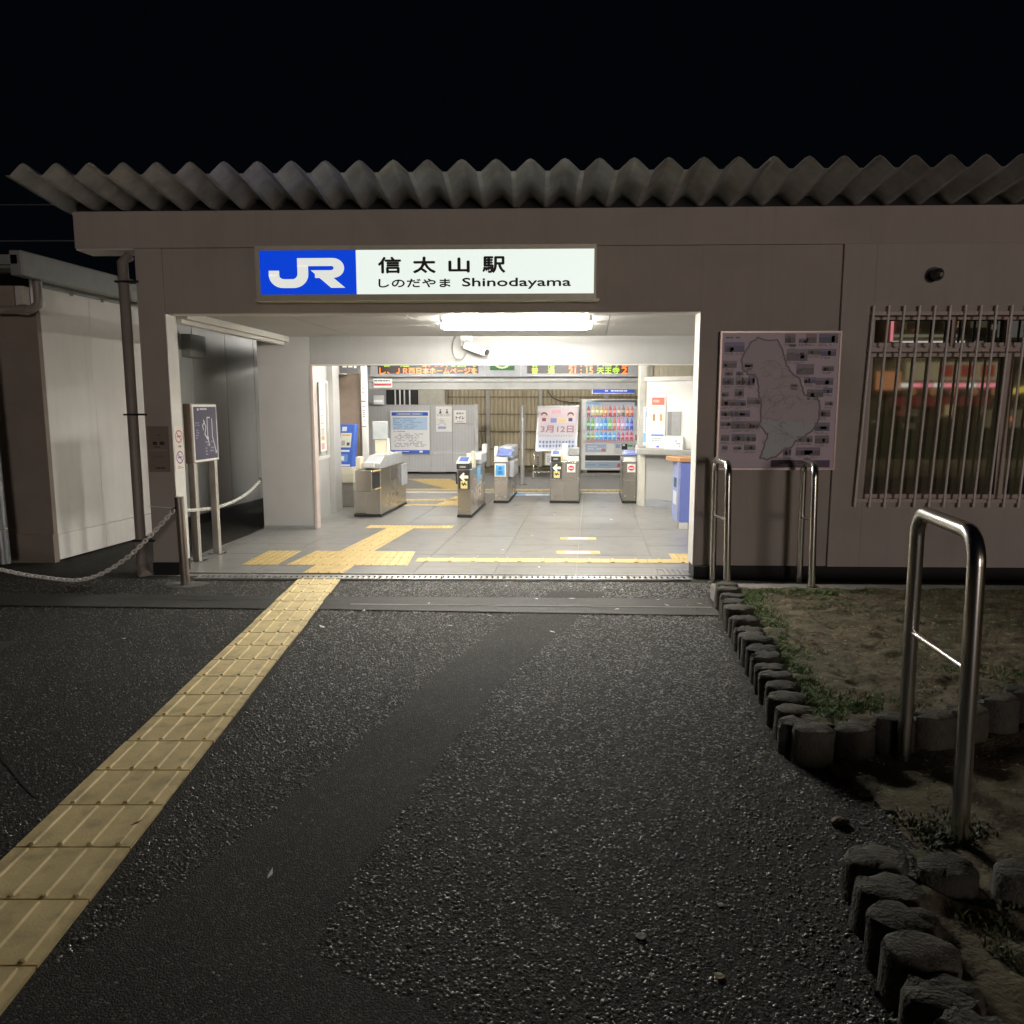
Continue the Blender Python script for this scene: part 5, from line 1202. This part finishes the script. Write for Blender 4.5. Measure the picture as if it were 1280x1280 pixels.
structure(MB().box(1.50, 9, 6.24, 6.44, -.02, .125, M_KERB).build('kerb', bevel=.012))

def soil(name, poly, z, x0, x1, y0, y1, nx, ny, amp):
    xs = np.linspace(x0, x1, nx); ys_ = np.linspace(y0, y1, ny); mb = MB(); i = mb.m(M_SOIL)
    rnz = np.random.default_rng(5); base = rnz.normal(0, 1, (ny, nx)); ker = base.copy()
    for _ in range(3): ker = (ker + np.roll(ker, 1, 0) + np.roll(ker, -1, 0) + np.roll(ker, 1, 1) + np.roll(ker, -1, 1)) / 5
    gz = ker * amp * 2.2 + base * amp * .22
    for j in range(ny):
        for k in range(nx): mb.v.append((xs[k], ys_[j], z + gz[j, k]))
    cxs, cys = np.meshgrid((xs[1:] + xs[:-1]) / 2, (ys_[1:] + ys_[:-1]) / 2)
    ok = inside(cxs.ravel(), cys.ravel(), poly).reshape(ny - 1, nx - 1)
    for j in range(ny - 1):
        for k in range(nx - 1):
            if ok[j, k]: mb.f.append((j * nx + k, j * nx + k + 1, (j + 1) * nx + k + 1, (j + 1) * nx + k)); mb.mi.append(i)
    o = mb.build(name, smooth=60); return structure(o)
BED1 = [(1.56, 6.26), (1.245, 3.44), (1.5, 3.45), (2.0, 3.58), (2.55, 3.86), (3.3, 4.26), (8, 5.6), (8, 6.26)]
soil('soil_bed', BED1, .132, 1.2, 8, 3.3, 6.3, 240, 120, .012)
BED2 = [(1.10, 2.38), (1.02, 1.5), (.95, .4), (4, .4), (4, 2.25), (1.6, 2.28)]
soil('soil_bed', BED2, .09, .9, 4, .4, 2.4, 120, 90, .012)
soil('soil_path', [(1.62, 3.45), (1.30, 3.3), (1.42, 2.9), (1.33, 2.36), (4, 2.3), (9, 3.0), (9, 5.7), (3.2, 4.2), (2.4, 3.7)], .010, 1.2, 9, 2.2, 5.8, 200, 100, .006)

# grass, fallen leaves, weeds
def blades(name, label, spots, hgt, wid, m):
    n = len(spots); V = np.zeros((n, 5, 3)); ph = RNG.uniform(0, 6.28, n); hh = hgt * RNG.uniform(.45, 1.2, n); ww = wid * RNG.uniform(.6, 1.3, n)
    S_ = np.array(spots); ln = RNG.uniform(.25, 1.0, n) * hh; dx, dy = np.cos(ph), np.sin(ph); px_, py_ = -dy, dx
    for q, (u_, t_) in enumerate(((-1, 0), (1, 0), (-.7, .55), (.7, .55), (0, 1))):
        V[:, q, 0] = S_[:, 0] + px_ * ww * u_ / 2 + dx * ln * t_ ** 2; V[:, q, 1] = S_[:, 1] + py_ * ww * u_ / 2 + dy * ln * t_ ** 2; V[:, q, 2] = S_[:, 2] + hh * t_ * (1 - .25 * t_)
    F_ = []
    for k in range(n): b = k * 5; F_ += [(b, b + 1, b + 3, b + 2), (b + 2, b + 3, b + 4)]
    me = bpy.data.meshes.new(name); me.from_pydata(V.reshape(-1, 3).tolist(), [], F_); me.materials.append(m)
    o = bpy.data.objects.new(name, me); COL.objects.link(o); tag(o, label, None, None, 'stuff'); return o
sp_ = []
def clump(cx_, cy_, rad, n, z=.13):
    for _ in range(n):
        a, r_ = random.uniform(0, 6.28), rad * math.sqrt(random.random()); sp_.append((cx_ + r_ * 1.3 * math.cos(a), cy_ + r_ * math.sin(a), z))
for k in range(60):       # along the inside of the log row
    f = k / 59; clump(1.68 - .30 * f + random.uniform(-.03, .07), 6.1 - 2.55 * f, random.uniform(.04, .11), int(120 * (.6 + random.random())))
for k in range(26): clump(1.75 + random.uniform(0, 1.1) ** 1.5, 6.12 + random.uniform(-.06, .06), random.uniform(.03, .08), 60)
for k in range(12): clump(2.8 + random.uniform(0, 2.5), 6.14 + random.uniform(-.05, .05), random.uniform(.03, .07), 45)
for k in range(22): clump(1.42 + random.uniform(0, .6), 3.62 + random.uniform(0, .25), random.uniform(.05, .1), 65)
for k in range(14): clump(2.35 + random.uniform(0, .7), 4.15 + random.uniform(-.1, .35), random.uniform(.05, .1), 45)
for k in range(260): clump(random.uniform(1.5, 5.2), random.uniform(3.6, 6.1), random.uniform(.02, .09), 10)
sp_ = [s_ for s_ in sp_ if inside(np.array([s_[0]]), np.array([s_[1]]), BED1)[0]]
blades('grass', 'low green grass creeping along the inner edge of the soil bed', sp_, .030, .0055, M_GRASS)
sp_ = []
for k in range(16): clump(1.50 + random.uniform(-.12, .2), 2.78 + random.uniform(-.1, .12), .05, 26, .012)
for k in range(10): clump(1.28 + random.uniform(-.05, .25), 1.95 + random.uniform(-.35, .25), .04, 18, .09)
for k in range(7): clump(.98 + random.uniform(-.04, .02), 1.75 + random.uniform(-.2, .3), .02, 14, .0)
blades('weeds', 'small weeds on the dark ground between and beside the log rows', sp_, .034, .009, mat('weed_blade', (.06, .078, .026), .6, var=.4, scale=20))
def flakes(name, label, spots, s0, s1, m):
    mb = MB(); i = mb.m(m)
    for x, y, z in spots:
        a = random.uniform(0, 6.28); l_ = random.uniform(s0, s1); w_ = l_ * random.uniform(.25, .5); c, s_ = math.cos(a), math.sin(a); t0, t1 = random.uniform(0, .012), random.uniform(0, .012); k = len(mb.v)
        for u_, v_, q in ((-1, 0, t0), (0, -1, .002), (1, 0, t1), (0, 1, .004)): mb.v.append((x + c * u_ * l_ / 2 - s_ * v_ * w_ / 2, y + s_ * u_ * l_ / 2 + c * v_ * w_ / 2, z + .004 + q))
        mb.f += [(k, k + 1, k + 2), (k, k + 2, k + 3)]; mb.mi += [i, i]
    o = mb.build(name); tag(o, label, None, None, 'stuff'); return o
flakes('fallen_leaves', 'dry leaves and straw bits scattered over the soil bed', [(x, y, .138) for x, y in [(random.uniform(1.5, 6.5), random.uniform(3.6, 6.2)) for _ in range(4200)] if inside(np.array([x]), np.array([y]), BED1)[0]], .010, .048, M_LEAF)
flakes('leaf_litter', 'tiny pale leaf bits along the pavement edge by the log row', [(1.50 - .33 * f + random.gauss(-.06, .09) - .04, 6.4 - 3.1 * f, .004) for f in [random.random() for _ in range(260)]] + [(random.uniform(1.4, 2.2), random.uniform(2.9, 3.4), .012) for _ in range(120)], .008, .034, M_LEAF)
flakes('litter', 'small white scraps lying on the asphalt and the hall floor', [(.33, 6.75, .005), (.78, 6.66, .004), (-1.34, 5.86, .012), (-2.85, 5.1, .003), (-.9, 2.42, .01), (.32, 6.3, .012), (1.36, 6.2, .004), (-.6, 8.1, .014), (-.35, 8.5, .014), (-.28, 8.05, .014), (.3, 11.4, .014), (1.1, 10.9, .014), (-.15, 8.9, .014), (.05, 7.55, .014), (-.02, 9.5, .014), (-1.1, 6.62, .004), (-2.0, 9.2, .014)] + [(random.uniform(-2, 1.2), random.uniform(4.5, 6.9), .006) for _ in range(16)], .03, .07, M_PAPER)
def pebble(label, x, y, s_, m, z=0.):
    me = bpy.data.meshes.new('pebble'); bm = bmesh.new(); bmesh.ops.create_icosphere(bm, subdivisions=2, radius=1)
    for v in bm.verts: v.co = Vector((v.co.x * s_ * 1.2, v.co.y * s_ * .8, v.co.z * s_ * .6)) * random.uniform(.86, 1.14)
    bm.to_mesh(me); bm.free(); me.materials.append(m); o = bpy.data.objects.new('pebble', me); COL.objects.link(o); o.location = (x, y, z + s_ * .4); tag(o, label, 'stone', 'loose stones on the asphalt')
PB = mat('pebble_pale', (.46, .44, .40), .8, var=.15)
pebble('brown stone on the asphalt near the far end of the near log row', 1.19, 2.83, .03, mat('pebble_brown', (.20, .15, .10), .8))
pebble('pale pebble low on the asphalt, larger of the two in front', .33, 2.16, .014, PB)
pebble('pale yellowish pebble on the asphalt nearest the viewer', .53, 2.0, .012, mat('pebble_yellow', (.5, .44, .3), .8))
pebble('small white pebble right of the larger pale one in front', .61, 2.32, .009, PB)
flakes('brown_leaf', 'dark dry leaf lying on the near part of the tactile strip', [(-1.52, 2.72, .016)], .05, .06, mat('leaf_dark', (.06, .04, .025), .8))

# ================================================================ BEHIND THE VIEWER: street lamp and shops (seen mirrored in the window)
sl = thing('street_lamp', 'tall street lamp standing behind the viewer', 'street lamp', (10.5, -36.0, 0))
MB().tube([(0, 0, 0), (0, 0, 6.2), (-.25, .15, 6.45), (-.7, .4, 6.5)], .06, M_DARKSTEEL, 12, rs=[.08, .055, .05, .045]).build('pole', sl, smooth=50)
MB().box(-1.15, -.6, .25, .55, 6.42, 6.52, M_DARKSTEEL).build('lamp_head', sl, bevel=.03)
MB().box(-1.1, -.66, .29, .51, 6.40, 6.418, emit('street_lamp_glow', (1.0, .78, .62), 20)).build('diffuser', sl)
ld = bpy.data.lights.new('street_light', 'SPOT'); ld.energy = LAMP_W; ld.color = (1.0, .865, .81); ld.shadow_soft_size = 3.6; ld.spot_size = R(150); ld.spot_blend = .6
lo = bpy.data.objects.new('street_light', ld); COL.objects.link(lo); lo.parent = sl; lo.location = (-1.0, .5, 4.4)
d_ = Vector((-9.0, 43.0, -1.5)); lo.rotation_euler = d_.to_track_quat('-Z', 'Y').to_euler()

def shop(name, label, x, y, w, h, d, m): 
    t_ = thing(name, label, 'shop', (x, y, 0)); box('wall', t_, 0, w, -d, 0, 0, h, m, 0); box('roof', t_, -.2, w + .2, -d, .3, h, h + .2, M_FASCIA, 0); return t_
s1 = shop('shop_building', 'shop with lit signs across the street behind the viewer', 9.2, -10.0, 12.5, 5.6, 6, mat('shop_wall', (.34, .31, .22), .8, var=.2))
YW = emit('shop_sign_yellow', (.72, .60, .34), 2.0); RD = emit('shop_sign_red', (.80, .12, .08), 1.5); WT = emit('shop_tube_white', (1, .95, .85), 5.5); PK = emit('shop_tube_pink', (1, .30, .34), 7); OR = emit('shop_sign_orange', (.9, .38, .16), 2.6); YL = emit('shop_yellow', (.95, .72, .12), 4)
def spx(name, x0, x1, z0, z1, m, y0=.02, y1=.08): return box(name, s1, x0 - 9.2, x1 - 9.2, y0, y1, z0, z1, m, 0)
yb = spx('sign_board', 11.5, 14.6, 2.45, 3.0, YW)
for k, x in enumerate((12.5, 13.15, 13.75)): box('sign_square', yb, x - 9.2, x + .42 - 9.2, .081, .09, 2.55, 2.92, RD, 0)
for k in range(9): spx('light_strip', 11.35 + k * .34, 11.63 + k * .34, 2.24, 2.36, PK if k % 3 else WT)
spx('round_sign', 10.6, 11.35, 2.16, 2.72, OR)
for k in range(6): spx('awning_letter', 11.1 + k * .52, 11.5 + k * .52, 1.66, 1.94, emit('awning_red', (.8, .16, .12), .7))
spx('upper_tube', 11.0, 13.2, 3.56, 3.64, WT); spx('upper_tube', 11.0, 13.0, 3.76, 3.84, emit('upper_glow', (.8, .75, .5), 1.6)); spx('red_tube', 10.95, 11.01, 3.6, 4.46, PK); spx('red_tube', 11.0, 11.3, 4.4, 4.46, PK)
spx('upper_sign', 12.6, 13.05, 4.05, 4.5, YW); spx('upper_sign_letter', 12.7, 12.78, 4.1, 4.4, RD, .081, .09); spx('upper_sign_letter', 12.86, 12.94, 4.1, 4.4, RD, .081, .09); spx('pale_sign', 14.2, 15.0, 3.75, 4.4, emit('pale_glow', (.75, .7, .6), 1.0))
spx('red_tube', 15.35, 15.4, 3.6, 4.1, PK)
mb = MB(); mb.hexa([(5.4, .02, 2.0), (7.6, .02, 2.35), (7.6, .1, 2.35), (5.4, .1, 2.0), (5.4, .02, 2.16), (7.6, .02, 2.6), (7.6, .1, 2.6), (5.4, .1, 2.16)], YL); mb.build('awning_light', s1)
spx('lit_window', 14.0, 16.2, 1.0, 1.55, emit('shop_window', (.75, .62, .35), .7)); spx('tail_light', 14.75, 14.85, 1.2, 1.32, emit('tail_red', (1, .2, .05), 6))
spx('lit_wall', 10.6, 16.5, .0, .95, emit('dim_olive', (.10, .10, .05), .5))  # wall foot glows by itself, standing in for the lit lot

rs_ = random.Random(21)
for k in range(34):     # added glowing panels that liven the shop front's reflection in the window
    x = rs_.uniform(10.4, 16.6); z = rs_.choice((rs_.uniform(.9, 1.6), rs_.uniform(3.05, 3.5), rs_.uniform(3.9, 4.6))); w__ = rs_.uniform(.1, .5); h__ = rs_.uniform(.06, .32)
    c_ = rs_.choice(((.8, .6, .3), (.75, .25, .15), (.7, .68, .55), (.5, .45, .25), (.85, .75, .45)))
    box('lit_panel', s1, x - 9.2, x + w__ - 9.2, .11 + k * .001, .115 + k * .001, z, z + h__, emit('lit_panel_%d' % (k % 7), c_, (.4, .8, 1.3, .6, 2.2, .5, 1.0)[k % 7]), 0)
for k in range(5):      # added glowing lanterns, put in to warm the mirrored shop front
    x = 11.6 + k * .62; MB().tube([(x - 9.2, .35, 1.98), (x - 9.2, .35, 2.03), (x - 9.2, .35, 2.14), (x - 9.2, .35, 2.19)], .1, emit('lantern', (.9, .42, .16), 1.6), 10, rs=[.04, .10, .10, .04]).build('lantern', s1, smooth=60)
structure(MB().poly([(7, -9.9, .006), (24, -9.9, .006), (24, -3.6, .006), (7, -3.6, .006)], mat('forecourt', (.30, .28, .22), .8, var=.25, scale=1.5)).build('forecourt'))
for xx in (11.5, 16.0):  # added lamps to brighten the forecourt mirrored in the window
    fl = MB().box(xx - .3, xx + .3, -9.6, -9.3, 4.9, 4.96, emit('forecourt_lamp', (1, .85, .55), 12)).build('forecourt_lamp'); tag(fl, 'forecourt lamp fixed at the front of the shop, %s one' % ('first' if xx < 14 else 'second'), 'lamp')
    fd = bpy.data.lights.new('forecourt_light', 'SPOT'); fd.energy = 420; fd.color = (1, .86, .56); fd.spot_size = R(120); fd.spot_blend = .5; fd.shadow_soft_size = .25
    fo = bpy.data.objects.new('forecourt_light', fd); COL.objects.link(fo); fo.location = (xx, -9.3, 4.6); fo.rotation_euler = (R(20), 0, 0)
